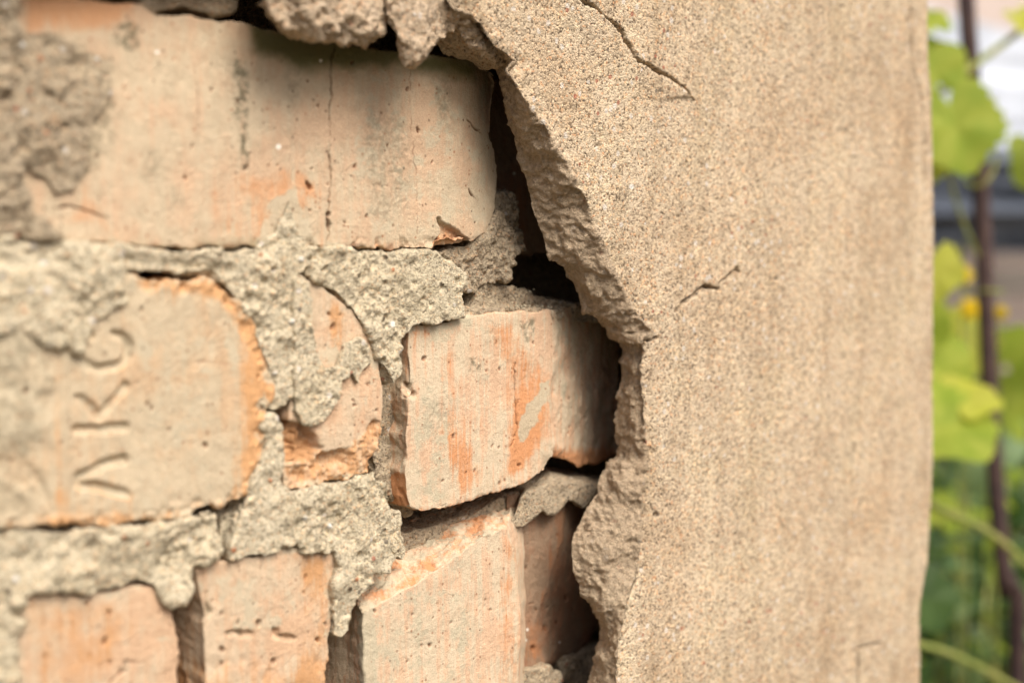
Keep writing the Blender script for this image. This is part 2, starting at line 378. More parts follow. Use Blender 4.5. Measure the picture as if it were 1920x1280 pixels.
def brick_shape(seed=0, orange=(), lime=(), cracks=(), pits=(), stains=(), moss_shade=(), white=(), extra=None, rough=1.0, auto=30, box=None):
    """cracks: (polyline, width px, depth m); pits: (x, y, r px); auto: scattered random pits inside box"""
    def f(P, N, px):
        off = fbm(P, 0.022, seed, 3)*0.00045*rough
        off += vnoise(P, np.array([0.0012, 0.0012, 0.02]), seed+3)*0.00005
        off += fbm(P, 0.0022, seed+5, 2)*0.00009*rough
        at_ = dict(orange=Z(P), lime=Z(P), dark=Z(P), moss_shade=Z(P), stain=Z(P), white=Z(P))
        pw = wob(px, 6, 26, seed); pf = wob(px, 2.2, 9, seed+1); pg = wob(px, 1.6, 5, seed+2)
        # faces other than the front are broken or dusty, edges are chipped
        edge = sm(1+N[:, 1], 0.12, 0.6)
        off += edge*(1-0.7*sm(-N[:, 0], 0.75, 0.97))*fbm(P, 0.0032, seed+8, 3, 0.6)*0.00050*rough
        at_['orange'] += edge*0.34*(0.5+0.5*fbm(P, 0.007, seed+7, 2))
        dm = np.minimum(np.minimum(dline(pw, M1+M1[:1]), dline(pw, M2+M2[:1])), dline(pw, M3+M3[:1]))
        at_['lime'] += 0.42*sm(-dm, -24, -3)*sm(-N[:, 1], 0.5, 0.8)
        po = wob(px, 16, 60, seed+4)
        for poly, a in orange: at_['orange'] += a*pmask(po, poly, 24)
        for poly, a in lime: at_['lime'] += a*pmask(pw, poly, 10)
        for poly, a in moss_shade: at_['moss_shade'] = np.maximum(at_['moss_shade'], a*pmask(pw, poly, 16))
        for poly, a in stains:
            m = pmask(po if (max(q[0] for q in poly)-min(q[0] for q in poly)) > 60 else pw, poly, 5 if a > 0.6 else 16); at_['stain'] = np.maximum(at_['stain'], a*m); off += m*0.0002*fbm(P, 0.0015, 3, 2)
        for x, y, r in white: at_['white'] = np.maximum(at_['white'], sm(-np.hypot(px[:, 0]-x, px[:, 1]-y), -r, -r*0.4))
        for pts, wd, dp in cracks:
            d = dline(pf, pts); k = np.clip(0.72+0.65*vnoise(P, 0.0045, int(wd*10)), 0.12, 1.25); m = sm(-d, -wd*k, -wd*k*0.1)*np.clip(k*1.3, 0, 1); off -= m*dp; at_['dark'] = np.maximum(at_['dark'], m*0.75)
        rr = random.Random(seed); pl = list(pits)
        if box:
            for _ in range(auto): pl.append((rr.uniform(box[0], box[2]), rr.uniform(box[1], box[3]), rr.choice((1.8, 2, 2.2, 2.6, 3, 4))))
        for x, y, r in pl:
            sx, sy = rr.uniform(0.75, 1.5), rr.uniform(0.45, 0.95); th = rr.uniform(-0.6, 0.6); dx, dy = pg[:, 0]-x, pg[:, 1]-y
            d = np.hypot((dx*math.cos(th)+dy*math.sin(th))*sx, (dy*math.cos(th)-dx*math.sin(th))*sy); m = sm(-d, -r, -r*0.15); off -= m*0.0011*min(r/4, 1.6); at_['dark'] = np.maximum(at_['dark'], sm(m, 0.1, 0.6)*0.6)
            at_['orange'] += (0.30 if r > 6 else 0.08)*sm(-d, -r*3, -r)
        if extra:
            e = extra(P, N, px, at_)
            if e is not None: off = off + e
        push = at_.pop('_push', None)
        if push is not None: off = (off, np.column_stack([Z(P), push, Z(P)]))
        return off, at_
    return f

# ================================================================== BRICKS
# ---- long brick of the top course
A_out = [(30, -45), (150, 0), (262, 8), (285, 32), (330, 27), (400, 36), (470, 46), (600, 74), (640, 83), (740, 96), (830, 106), (935, 122),
         (948, 150), (938, 185), (925, 225), (917, 256), (932, 285), (938, 330), (930, 395), (908, 435), (875, 456), (850, 466), (700, 466), (600, 464),
         (480, 463), (360, 464), (230, 456), (60, 446), (30, 440)]
A_out = [(x+20*min(max((x-850)/80, 0), 1), y) for x, y in A_out]      # its end sits a little deeper
def A_extra(P, N, px, at_):
    off = Z(P)
    m = pmask(wob(px, 3, 12, 3), [(822, 408), (845, 425), (872, 440), (885, 452), (880, 475), (812, 475), (815, 455), (832, 440)], 4)
    off -= m*(0.0026+0.0008*fbm(P, 0.004, 27, 3)); at_['dark'] = np.maximum(at_['dark'], 0.45*pmask(px, [(850, 430), (885, 445), (885, 462), (860, 455)], 7)); at_['orange'] += m*0.5
    off -= 0.0035*sm(px[:, 0], 880, 960)*sm(-px[:, 1], -300, -90)          # crumbled upper right corner
    at_['_push'] = 0.0060*np.clip((px[:, 0]-850)/105, 0, 1.3)**1.6
    e = sm(px[:, 1], 438, 462)*sm(px[:, 0], 560, 700)
    at_['orange'] += e*0.35*(0.5+fbm(P, 0.006, 2, 2)); off -= e*0.0006*np.clip(fbm(P, 0.003, 4, 3), 0, 1)
    off -= 0.0010*sm(px[:, 1], 440, 458)*sm(fbm(P, 0.005, 16, 3), 0.1, 0.6)*(px[:, 0] > 500); at_['dark'] = np.maximum(at_['dark'], 0.5*sm(px[:, 1], 448, 462)*sm(fbm(P, 0.004, 6, 3), 0.0, 0.5))
    at_['orange'] += 0.35*sm(-px[:, 1], -75, -20)*sm(-px[:, 0], -420, -200)
    return off
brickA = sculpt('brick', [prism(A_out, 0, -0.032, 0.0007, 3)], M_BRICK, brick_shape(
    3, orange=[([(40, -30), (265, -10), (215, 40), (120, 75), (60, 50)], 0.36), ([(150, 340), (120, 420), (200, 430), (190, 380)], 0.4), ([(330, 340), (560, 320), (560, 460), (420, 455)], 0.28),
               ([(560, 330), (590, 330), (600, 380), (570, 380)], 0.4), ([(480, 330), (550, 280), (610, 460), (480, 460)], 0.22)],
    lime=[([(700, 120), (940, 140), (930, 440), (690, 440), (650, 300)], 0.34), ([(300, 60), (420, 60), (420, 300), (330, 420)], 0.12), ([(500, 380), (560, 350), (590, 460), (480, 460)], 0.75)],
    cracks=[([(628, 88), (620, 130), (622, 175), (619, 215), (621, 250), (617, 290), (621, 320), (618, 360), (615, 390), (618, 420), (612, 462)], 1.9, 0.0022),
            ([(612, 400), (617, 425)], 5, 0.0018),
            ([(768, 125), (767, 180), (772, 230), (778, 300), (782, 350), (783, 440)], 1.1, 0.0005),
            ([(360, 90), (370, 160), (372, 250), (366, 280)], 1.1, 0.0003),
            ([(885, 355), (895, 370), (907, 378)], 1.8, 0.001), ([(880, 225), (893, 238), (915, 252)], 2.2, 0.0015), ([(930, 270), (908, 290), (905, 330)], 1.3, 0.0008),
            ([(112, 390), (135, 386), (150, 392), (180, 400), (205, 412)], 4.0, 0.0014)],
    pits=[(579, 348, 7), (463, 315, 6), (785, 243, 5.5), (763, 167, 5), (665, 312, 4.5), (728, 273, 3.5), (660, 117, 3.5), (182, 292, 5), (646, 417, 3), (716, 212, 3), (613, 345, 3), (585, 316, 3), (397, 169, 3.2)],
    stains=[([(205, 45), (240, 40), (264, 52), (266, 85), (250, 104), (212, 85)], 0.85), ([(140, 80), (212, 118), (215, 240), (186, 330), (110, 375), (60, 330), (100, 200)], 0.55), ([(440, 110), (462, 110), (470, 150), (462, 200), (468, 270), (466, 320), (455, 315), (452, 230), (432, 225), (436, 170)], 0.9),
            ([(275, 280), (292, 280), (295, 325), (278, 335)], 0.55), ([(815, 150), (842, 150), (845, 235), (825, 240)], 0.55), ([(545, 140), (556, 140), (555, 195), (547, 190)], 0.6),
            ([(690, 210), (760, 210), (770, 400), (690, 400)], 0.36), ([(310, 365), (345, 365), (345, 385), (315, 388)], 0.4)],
    moss_shade=[([(470, 40), (740, 90), (900, 115), (900, 150), (740, 125), (560, 130), (480, 95)], 0.85), ([(370, 452), (480, 455), (480, 475), (365, 475)], 0.6)],  # moss; the top band also paints in shade of the overhanging lumps
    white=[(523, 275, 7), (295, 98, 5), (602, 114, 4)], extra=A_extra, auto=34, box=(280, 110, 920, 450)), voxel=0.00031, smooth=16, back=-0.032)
tag(brickA, 'long pale brick of the top course with a thin vertical crack and dark pits', 'brick', 'bricks laid in the exposed wall')
smear = mortar_shape(0.55, 31)
def stuck(poly, wf, parent, seed, mat=M_MORTAR, amp=0.6, wb=-0.001, spots=(), smooth=5):
    return sculpt('mortar_smear', [prism(poly, wf, wb, 0.0007, seed, 0.001)], mat, mortar_shape(amp, seed, spots), smooth=smooth, parent=parent, back=wb+0.0004)
stuck([(20, 55), (60, 62), (110, 60), (150, 90), (200, 115), (208, 175), (178, 225), (168, 270), (172, 312), (140, 352), (112, 366), (86, 338), (52, 322), (35, 340), (20, 300)], 0.0016, brickA, 33, M_MORTARD, 0.8, spots=[('white', 40, 85, 7), ('red', 85, 250, 8), ('red', 75, 110, 7), ('white', 182, 110, 6), ('red', 55, 170, 6)])
stuck([(545, 375), (552, 400), (560, 430), (585, 462), (590, 480), (470, 480), (490, 455), (515, 440), (528, 410)], 0.0012, brickA, 36, M_MORTAR, 0.5)

# ---- stamped brick at the left of the middle course
C_out = [(-130, 500), (100, 505), (241, 519), (263, 520), (289, 533), (306, 524), (340, 534), (372, 522), (394, 527), (420, 545), (438, 567), (455, 593), (473, 628), (486, 654), (499, 685),
         (501, 738), (489, 757), (489, 834), (481, 886), (464, 921), (429, 945), (372, 953), (306, 971), (245, 979), (175, 981), (109, 984), (22, 984), (-130, 990)]
grv = [([(216, 627), (229, 628), (238, 637), (243, 652), (242, 668), (234, 680), (218, 687), (195, 690), (172, 687), (159, 678), (153, 665), (153, 650), (160, 636), (172, 628)], 5.5, 0.0014),          # the rotated C
       ([(150, 745), (190, 782), (238, 725)], 6.0, 0.0013), ([(145, 806), (236, 803)], 6.0, 0.0014),                                      # the rotated K
       ([(236, 858), (148, 893), (150, 908), (188, 912), (236, 928)], 6.0, 0.0014)]                                                        # the rotated A
def C_extra(P, N, px, at_):
    off = Z(P)
    for pts, wd, dp in grv:
        m = sm(-dline(wob(px, 3.5, 24, 9), pts), -wd*2.1, -wd*0.6); off -= m*dp*1.15*(1+0.4*fbm(P, 0.006, 91, 2)); at_['lime'] += m*0.5; at_['orange'] += 0.25*sm(-np.abs(dline(px, pts)-wd*1.8), -3.5, 0)
    m = pmask(px, [(132, 560), (246, 560), (244, 990), (128, 990)], 7); off -= m*0.0005                      # the letters stand in a shallow sunk panel
    r = sm(px[:, 0], 425, 485)+sm(-np.hypot(px[:, 0]-400, px[:, 1]-530), -40, -10)
    at_['orange'] += 0.50*np.clip(r, 0, 1)
    e = sm(-dline(px, C_out[1:-1]), -26, -3); off += e*(fbm(P, 0.0040, 71, 3)-0.3)*0.0012; at_['orange'] += 0.30*e
    at_['orange'] += 0.25*pmask(px, [(95, 700), (130, 700), (130, 985), (90, 985)], 12)
    at_['stain'] = np.maximum(at_['stain'], 0.45*pmask(wob(px, 12, 30, 5), [(-60, 600), (60, 640), (100, 700), (70, 820), (90, 900), (60, 960), (-60, 960)], 15))
    off += 0.0012*fbm(P, 0.012, 77, 3)*sm(-px[:, 0], -130, -90)
    off -= 0.0009*pmask(wob(px, 8, 30, 15), [(20, 850), (75, 880), (100, 960), (80, 995), (-60, 995), (-60, 860)], 10)
    return off
brickC = sculpt('brick', [prism(C_out, 0.0026, -0.030, 0.0014, 7, 0.0)], M_BRICKC, brick_shape(
    7, orange=[([(440, 680), (495, 690), (485, 880), (440, 920)], 0.3), ([(250, 520), (430, 530), (470, 640), (440, 640), (400, 560), (260, 560)], 0.35), ([(110, 900), (240, 930), (240, 985), (60, 985)], 0.3)],
    lime=[([(240, 600), (400, 600), (400, 940), (250, 960)], 0.30), ([(-60, 600), (90, 620), (120, 720), (60, 860), (-60, 850)], 0.5), ([(420, 620), (450, 640), (440, 720), (415, 700)], 0.5)],
    cracks=[([(355, 680), (385, 677), (430, 681)], 2.2, 0.0004)],
    pits=[(277, 756, 4), (285, 765, 4), (257, 718, 4), (318, 805, 4), (386, 835, 4.5), (265, 580, 4.5), (427, 565, 4), (484, 705, 5), (50, 733, 7), (198, 665, 4), (115, 830, 4)],
    extra=C_extra, auto=8, box=(20, 600, 480, 930)), smooth=9, back=-0.030)
tag(brickC, 'pale orange-edged brick with sunk letters pressed into its face, left in the middle course', 'brick', 'bricks laid in the exposed wall')

# ---- small arched brick end between two mortar joints
D_out = [(546, 500), (578, 522), (598, 533), (618, 546), (639, 562), (659, 580), (675, 603), (692, 627), (704, 659), (714, 696), (720, 741), (719, 789), (712, 830), (704, 863), (692, 888),
         (663, 896), (623, 904), (582, 912), (545, 919), (533, 909), (529, 879), (531, 835), (543, 800), (545, 765), (545, 700), (545, 600)]
def D_extra(P, N, px, at_):
    q = wob(px, 4, 18, 4)
    low = pmask(q, [(515, 800), (560, 800), (595, 835), (615, 850), (655, 838), (700, 790), (730, 790), (730, 930), (515, 930)], 4)
    notch = pmask(q, [(520, 790), (572, 795), (602, 838), (580, 865), (520, 862)], 5)
    lip = pmask(q, [(580, 862), (640, 842), (662, 850), (655, 870), (600, 880), (575, 876)], 5)
    at_['orange'] += low*0.5+0.25*notch
    at_['orange'] += 0.45*pmask(q, [(620, 560), (650, 590), (650, 660), (628, 650), (610, 600)], 10)
    at_['dark'] = np.maximum(at_['dark'], 0.12*notch)
    return low*(fbm(P, 0.005, 55, 4, 0.65)*0.0011-0.0006) - notch*0.0042 - lip*0.0018
brickD = sculpt('brick', [prism(D_out, 0.002, -0.028, 0.0006, 11)], M_BRICKO, brick_shape(
    11, lime=[([(553, 520), (580, 540), (590, 640), (640, 620), (640, 720), (560, 760)], 0.5), ([(650, 650), (700, 660), (715, 740), (640, 800), (630, 720)], 0.22)],
    pits=[(626, 612, 5), (640, 590, 3), (690, 720, 3)], extra=D_extra, auto=8, box=(580, 560, 710, 880)), smooth=10, back=-0.028)
tag(brickD, 'small arched brick end with a broken orange bottom and grey mortar stuck on it', 'brick', 'bricks laid in the exposed wall')
stuck([(540, 520), (566, 525), (576, 600), (585, 660), (600, 690), (625, 690), (640, 640), (665, 635), (685, 648), (688, 680), (672, 695), (662, 722), (648, 705), (630, 715), (620, 745), (605, 775), (590, 795), (562, 798), (542, 770)], 0.0040, brickD, 41, M_MORTAR, 0.7, 0.001, smooth=6)

# ---- big streaked brick on the right of the middle course
E_out = [(766, 612), (787, 606), (822, 611), (844, 601), (871, 594), (910, 589), (971, 584), (1034, 581), (1044, 640), (1036, 700), (1032, 746), (1036, 812), (1037, 858),
         (1024, 880), (989, 903), (941, 921), (875, 941), (831, 953), (790, 956), (768, 950), (762, 930), (758, 885), (764, 856), (759, 816), (765, 773), (762, 735), (768, 715), (767, 650)]
E2_f = [(1036, 581), (1076, 572), (1125, 575), (1160, 590), (1160, 850), (1125, 866), (1085, 876), (1055, 862), (1036, 860), (1034, 812), (1030, 746), (1034, 700), (1040, 640)]
def E_extra(P, N, px, at_):
    off = Z(P)
    side = sm(-N[:, 0], 0.5, 0.9)
    at_['orange'] += 0.75*pmask(wob(px, 5, 18, 2), [(700, 890), (770, 890), (785, 965), (700, 970)], 6)*side
    e = sm(px[:, 1], 0, 1)*sm(-dline(px, E_out[13:19]), -10, -2)
    off -= e*0.0007*np.clip(fbm(P, 0.003, 14, 3)+0.2, 0, 1); at_['orange'] += 0.3*e
    off -= 0.0028*pmask(wob(px, 3, 12, 6), [(755, 718), (775, 724), (778, 742), (758, 744)], 4)
    off -= side*np.clip(fbm(P, 0.009, 19, 3), 0, 2)*0.0018
    off -= 0.0035*sm(px[:, 0], 1010, 1045)*sm(px[:, 1], 845, 885)
    return off
brickE = sculpt('brick', [prism(E_out, 0.0, -0.034, 0.0005, 13)], M_BRICKE, brick_shape(
    13, orange=[([(830, 640), (860, 640), (870, 920), (840, 925)], 0.36), ([(900, 600), (960, 600), (1035, 720), (1030, 850), (960, 890), (940, 700)], 0.50), ([(855, 780), (900, 780), (900, 930), (850, 930)], 0.36),
                ([(975, 740), (1000, 790), (990, 880), (950, 880)], 0.5), ([(765, 608), (820, 608), (820, 625), (775, 640)], 0.5)],
    lime=[([(800, 700), (840, 700), (842, 930), (770, 945), (775, 800)], 0.45), ([(1020, 720), (1032, 700), (1018, 770), (985, 815), (968, 828), (980, 780)], 1.0), ([(800, 600), (900, 592), (900, 625), (810, 650)], 0.4),
          ([(905, 700), (915, 700), (918, 860), (905, 860)], 0.3)],
    cracks=[([(966, 680), (967, 740), (969, 800), (962, 830), (955, 838)], 1.8, 0.0010)],
    pits=[(873, 885, 3.2), (889, 882, 3.2), (831, 900, 3), (937, 692, 3), (923, 835, 3), (935, 838, 3.5), (1000, 643, 3.5), (936, 905, 4), (946, 900, 3)],
    stains=[([(975, 600), (1000, 598), (1004, 625), (990, 645), (978, 635)], 0.75), ([(880, 670), (898, 672), (898, 698), (880, 696)], 0.8), ([(910, 610), (928, 606), (930, 640), (914, 642)], 0.45),
            ([(800, 770), (830, 740), (840, 780), (815, 820)], 0.3)],
    extra=E_extra, auto=8, box=(790, 640, 1020, 900)), smooth=9, back=-0.034)
tag(brickE, 'large brick with orange vertical streaks and a pale slanting smear, beside the broken plaster edge', 'brick', 'bricks laid in the exposed wall')
def E2_extra(P, N, px, at_):
    off = -0.0035*sm(px[:, 1], 835, 880)*sm(-px[:, 0], -1100, -1040)
    at_['orange'] += 0.12+0.6*sm(px[:, 1], 825, 860)
    return off + fbm(P, 0.006, 3, 3)*0.0005
be = sculpt('broken_end', [slant(E2_f, lambda x: -0.0012-0.017*min(max((x-1040)/100, 0), 1.3), -0.045, 0.0006, 17)], M_BRICKE, brick_shape(
    17, lime=[([(1040, 600), (1100, 620), (1090, 740), (1060, 790), (1045, 700)], 0.3)], extra=E2_extra, auto=6, box=(1045, 640, 1130, 850),
    ), smooth=10, parent=brickE, back=-0.045)
be['label'] = 'cracked off shaded end of the brick under the plaster'

# ---- three bricks of the bottom course
F_out = [(36, 1113), (82, 1106), (148, 1114), (213, 1112), (256, 1096), (295, 1104), (312, 1122), (328, 1155), (333, 1204), (336, 1280), (338, 1420), (-120, 1440), (-120, 1130)]
brickF = sculpt('brick', [prism(F_out, 0.001, -0.030, 0.0007, 19)], M_BRICKO, brick_shape(
    19, orange=[([(60, 1120), (240, 1120), (260, 1180), (180, 1290), (60, 1290)], 0.38)], lime=[([(-60, 1100), (30, 1110), (34, 1290), (-60, 1290)], 0.8), ([(240, 1150), (330, 1150), (330, 1280), (220, 1280)], 0.2)],
    cracks=[([(232, 1240), (262, 1240), (290, 1228)], 3, 0.0008), ([(205, 1280), (222, 1262), (235, 1256)], 3, 0.0007)],
    pits=[(197, 1202, 6), (205, 1148, 5), (163, 1130, 5), (85, 1230, 5), (168, 1228, 4), (205, 1240, 4)], stains=[([(150, 1120), (175, 1125), (170, 1138), (152, 1135)], 0.6)],
    auto=9, box=(50, 1130, 320, 1275)), smooth=12, back=-0.030)
tag(brickF, 'orange pink brick with rounded top corners, bottom left of the wall', 'brick', 'bricks laid in the exposed wall')
G_out = [(366, 1060), (433, 1046), (492, 1040), (515, 1034), (540, 1026), (556, 1024), (572, 1037), (600, 1036), (628, 1034), (634, 1056), (625, 1110), (619, 1190), (613, 1280), (610, 1420), (388, 1420),
         (386, 1237), (384, 1155), (374, 1100)]
def G_extra(P, N, px, at_):
    off = Z(P)
    for poly, dp in (([(424, 1184), (448, 1182), (474, 1187), (474, 1193), (445, 1191), (425, 1190)], 0.0016), ([(513, 1178), (523, 1180), (526, 1188), (558, 1196), (556, 1202), (524, 1196), (512, 1192)], 0.0018), ([(385, 1110), (395, 1150), (384, 1175)], 0.0016)):
        m = pmask(wob(px, 4, 14, 8), poly, 5); off -= m*dp; at_['stain'] = np.maximum(at_['stain'], m*0.7)
    at_['orange'] += 0.4*sm(px[:, 1], 1190, 1290)
    return off - sm(px[:, 1], 1180, 1260)*np.clip(fbm(P, 0.007, 8, 3), 0, 2)*0.0007
brickG = sculpt('brick', [prism(G_out, 0.001, -0.030, 0.0006, 23)], M_BRICKO, brick_shape(
    23, orange=[([(515, 1030), (560, 1025), (630, 1035), (620, 1120), (600, 1100), (580, 1060)], 0.4), ([(570, 1060), (625, 1060), (612, 1290), (565, 1290)], 0.36)],
    lime=[([(400, 1080), (470, 1060), (560, 1090), (550, 1180), (410, 1180)], 0.42)],
    pits=[(416, 1150, 5), (447, 1166, 5), (487, 1168, 7), (575, 1081, 4), (571, 1110, 3.5), (612, 1170, 4), (598, 1200, 6), (417, 1217, 5), (515, 1240, 6), (415, 1243, 4)],
    extra=G_extra, auto=8, box=(395, 1060, 600, 1275)), smooth=9, back=-0.030)
tag(brickG, 'pitted pink brick between the orange pink brick and the big pale brick, bottom course', 'brick', 'bricks laid in the exposed wall')
H_f = [(680, 1150), (700, 1136), (748, 1109), (794, 1086), (836, 1057), (872, 1030), (908, 1003), (952, 990), (956, 1011), (965, 1031), (972, 1057), (973, 1106), (975, 1155), (974, 1221), (973, 1280), (972, 1420), (690, 1420), (684, 1280)]
H_m = [(655, 1120), (668, 1092), (720, 1062), (770, 1040), (815, 1018), (855, 992), (905, 968), (958, 948), (975, 975), (980, 1000), (985, 1050), (985, 1100), (985, 1155), (985, 1221), (985, 1280), (985, 1420), (650, 1420), (650, 1280)]
H_b = [(588, 1100), (600, 1060), (660, 1030), (715, 1000), (760, 975), (810, 955), (860, 940), (950, 930), (975, 975), (980, 1000), (985, 1050), (985, 1100), (985, 1155), (985, 1221), (985, 1280), (985, 1420), (588, 1420), (588, 1280)]
def H_extra(P, N, px, at_):
    top = sm(N[:, 2], 0.25, 0.6)
    at_['orange'] += 0.35*top*(0.6+fbm(P, 0.006, 3, 2)); at_['lime'] += 0.4*top
    at_['orange'] += 0.35*pmask(px, [(940, 1000), (975, 1020), (975, 1060), (950, 1050)], 10)+0.35*pmask(px, [(930, 1060), (975, 1080), (975, 1290), (940, 1290)], 14)
    at_['lime'] += 0.9*pmask(wob(px, 5, 14, 2), [(672, 1140), (700, 1130), (705, 1290), (676, 1290)], 5)
    return top*fbm(P, 0.011, 12, 5, 0.62)*0.0010
brickH = sculpt('brick', [taper([(H_f, 0.0015), (H_m, -0.010), (H_b, -0.027)], 0.0006, 29)], M_BRICKE, brick_shape(
    29, lime=[([(690, 1150), (800, 1080), (900, 1020), (900, 1290), (690, 1290)], 0.32)],
    cracks=[([(962, 1130), (975, 1126)], 2, 0.001)],
    pits=[(703, 1145, 4), (808, 1210, 4.5), (776, 1152, 3), (813, 1157, 3), (850, 1118, 2.5), (765, 1178, 2.5), (820, 1130, 2.5), (946, 1067, 3)],
    extra=H_extra, auto=8, box=(710, 1110, 960, 1275)), smooth=7, back=-0.027)
tag(brickH, 'big pale smooth brick with a slanting chipped top, lower middle of the wall', 'brick', 'bricks laid in the exposed wall')

# ---- the recessed bricks in the hollow behind the plaster
I_f = [(950, 925), (1062, 925), (1056, 1000), (1047, 1040), (1032, 1090), (1016, 1130), (1005, 1170), (1010, 1215), (1020, 1246), (975, 1256), (950, 1256)]
I_m = [(950, 925), (1128, 925), (1135, 1000), (1135, 1060), (1135, 1100), (1130, 1150), (1110, 1190), (1085, 1220), (1040, 1246), (975, 1256), (950, 1256)]
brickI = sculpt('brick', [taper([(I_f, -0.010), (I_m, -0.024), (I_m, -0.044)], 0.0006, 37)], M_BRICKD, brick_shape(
    37, orange=[([(1040, 940), (1075, 940), (1050, 1060), (1010, 1150), (1000, 1130), (1035, 1050)], 0.45), ([(975, 1180), (1010, 1180), (1015, 1250), (975, 1250)], 0.5)],
    pits=[(989, 1065, 5.5), (1007, 1143, 3.5), (1000, 1215, 5)], white=[(985, 1200, 4.5), (990, 1180, 3.5), (1048, 1203, 3)],
    cracks=[([(972, 1135), (1000, 1130)], 2, 0.0008)], auto=10, box=(975, 980, 1080, 1230), rough=1.6), smooth=10, back=-0.044)
tag(brickI, 'brown shaded brick set back in the hollow behind the lower plaster edge', 'brick', 'bricks laid in the exposed wall')
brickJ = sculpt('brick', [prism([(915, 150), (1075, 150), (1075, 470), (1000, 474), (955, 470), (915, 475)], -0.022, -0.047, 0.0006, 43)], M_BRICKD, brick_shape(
    43, orange=[([(960, 330), (985, 330), (995, 440), (970, 440)], 0.4)], white=[(965, 325, 4)], auto=12, box=(930, 200, 1040, 460), rough=1.8), smooth=10, back=-0.047)
tag(brickJ, 'dark red brick sunk in shadow just right of the long top brick', 'brick', 'bricks laid in the exposed wall')

# ================================================================== MORTAR
def mortar(name, label, solids, seed, mat=M_MORTAR, amp=1.0, spots=(), back=None, smooth=6, extra=None, voxel=0.00042):
    o = sculpt(name, solids, mat, mortar_shape(amp, seed, spots, extra), voxel=voxel, smooth=smooth, back=back)
    return tag(o, label, 'mortar', 'mortar squeezed out between the bricks')
def M1x(P, N, px, at_):
    low = 0.9*pmask(px, [(235, 478), (440, 500), (500, 620), (500, 700), (400, 650), (235, 560)], 12) - 0.5*pmask(px, [(-200, 500), (236, 500), (232, 700), (-200, 700)], 10)
    return -low*0.0016 - 0.0008*sm(px[:, 0], 500, 560)*sm(-np.abs(px[:, 0]-(555+0*px[:, 1])), -14, -2)*(px[:, 1] < 520)
mortar('mortar_joint', 'thick crumbly mortar joint under the long top brick, reaching down beside the arched brick', [
    prism(M1, 0.0030, -0.022, 0.0010, 3, 0.002)], 60, spots=[('white', 738, 607, 8), ('dark', 720, 597, 5), ('white', 543, 602, 8), ('white', 84, 492, 7), ('white', 55, 545, 6), ('dark', 415, 487, 4), ('red', 488, 477, 5),
    ('dark', 528, 515, 5), ('white', 565, 485, 6), ('dark', 825, 532, 5), ('dark', 724, 481, 6), ('red', 735, 505, 5), ('white', 516, 700, 6), ('red', 45, 583, 6)], back=-0.022, extra=M1x, amp=1.15)
M2b = [(560, 1290)] 
mortar('mortar_joint', 'wide mortar joint below the arched brick, hanging down between the two bottom bricks', [
    prism(M2, 0.0030, -0.024, 0.0010, 5, 0.002), prism([(415, 968), (470, 930), (540, 935), (520, 1040), (428, 1046), (416, 1030)], -0.003, -0.024, 0.0008, 8)], 70,
    spots=[('dark', 655, 1103, 6), ('red', 668, 1085, 6), ('white', 622, 986, 7), ('dark', 723, 992, 4), ('red', 437, 1030, 7), ('white', 570, 970, 5), ('red', 506, 900, 5), ('white', 485, 865, 5)], back=-0.024, amp=1.1)
mortar('mortar_chip', 'thin leaning flake of mortar beside the dark gap under the streaked brick', [
    prism([(729, 962), (751, 958), (754, 991), (762, 1024), (757, 1052), (741, 1044), (724, 1016), (722, 975)], -0.001, -0.014, 0.0007, 6)], 74, amp=0.8, back=-0.014)
mortar('mortar_joint', 'blurred lumpy mortar joint between the stamped brick and the bottom left brick', [prism(M3, 0.0032, -0.024, 0.0010, 9, 0.003)], 80,
       spots=[('dark', 12, 1107, 9), ('white', 28, 1085, 9), ('red', 228, 1005, 6), ('white', 360, 1012, 6), ('red', 275, 1018, 6)], back=-0.024, amp=1.3)
# ---- side strip at the far left
mortar('mortar_joint', 'upright mortar strip at the left end of the long top brick', [prism([(-130, -60), (18, -60), (30, 60), (22, 200), (30, 330), (60, 400), (110, 440), (60, 450), (-130, 445)], 0.0035, -0.02, 0.0009, 12)], 84, M_MORTARD, amp=1.2, back=-0.02)
# ---- above the top course
mortar('mortar_joint', 'grey shaded mortar in the joint above the long top brick', [prism([(262, -60), (264, 15), (288, 28), (340, 22), (400, 24), (436, 22), (442, -10), (445, -60)], -0.0035, -0.03, 0.0009, 14)], 88, M_MORTARD, amp=1.1, back=-0.03)
L1 = [(492, -70), (497, 22), (530, 50), (560, 60), (592, 64), (640, 77), (680, 76), (712, 62), (722, 36), (718, 10), (722, -70)]
L1b = [(485, -90), (490, -20), (530, 5), (560, 12), (600, 15), (640, 20), (680, 20), (715, 15), (730, 0), (730, -20), (730, -90)]
mortar('mortar_lump', 'rounded knobbly lump of mortar hanging over the middle of the long top brick', [taper([(L1, 0.020), (L1, 0.011), (L1b, 0.001)], 0.0012, 15, 0.009), blob(600, 8, 0.020, 0.013, 0.005, 0.010), blob(665, 30, 0.018, 0.008, 0.005, 0.008)], 90, M_LUMP, amp=1.6, back=0.0005, smooth=9)
L2 = [(722, -70), (722, 10), (728, 42), (750, 76), (778, 105), (808, 94), (836, 72), (850, 60), (880, 92), (925, 116), (935, 118), (940, 70), (900, 0), (900, -70)]
L2b = [(722, -70), (730, -10), (738, 12), (752, 30), (778, 40), (808, 42), (836, 42), (850, 50), (880, 62), (925, 80), (945, 90), (950, 70), (910, 0), (910, -70)]
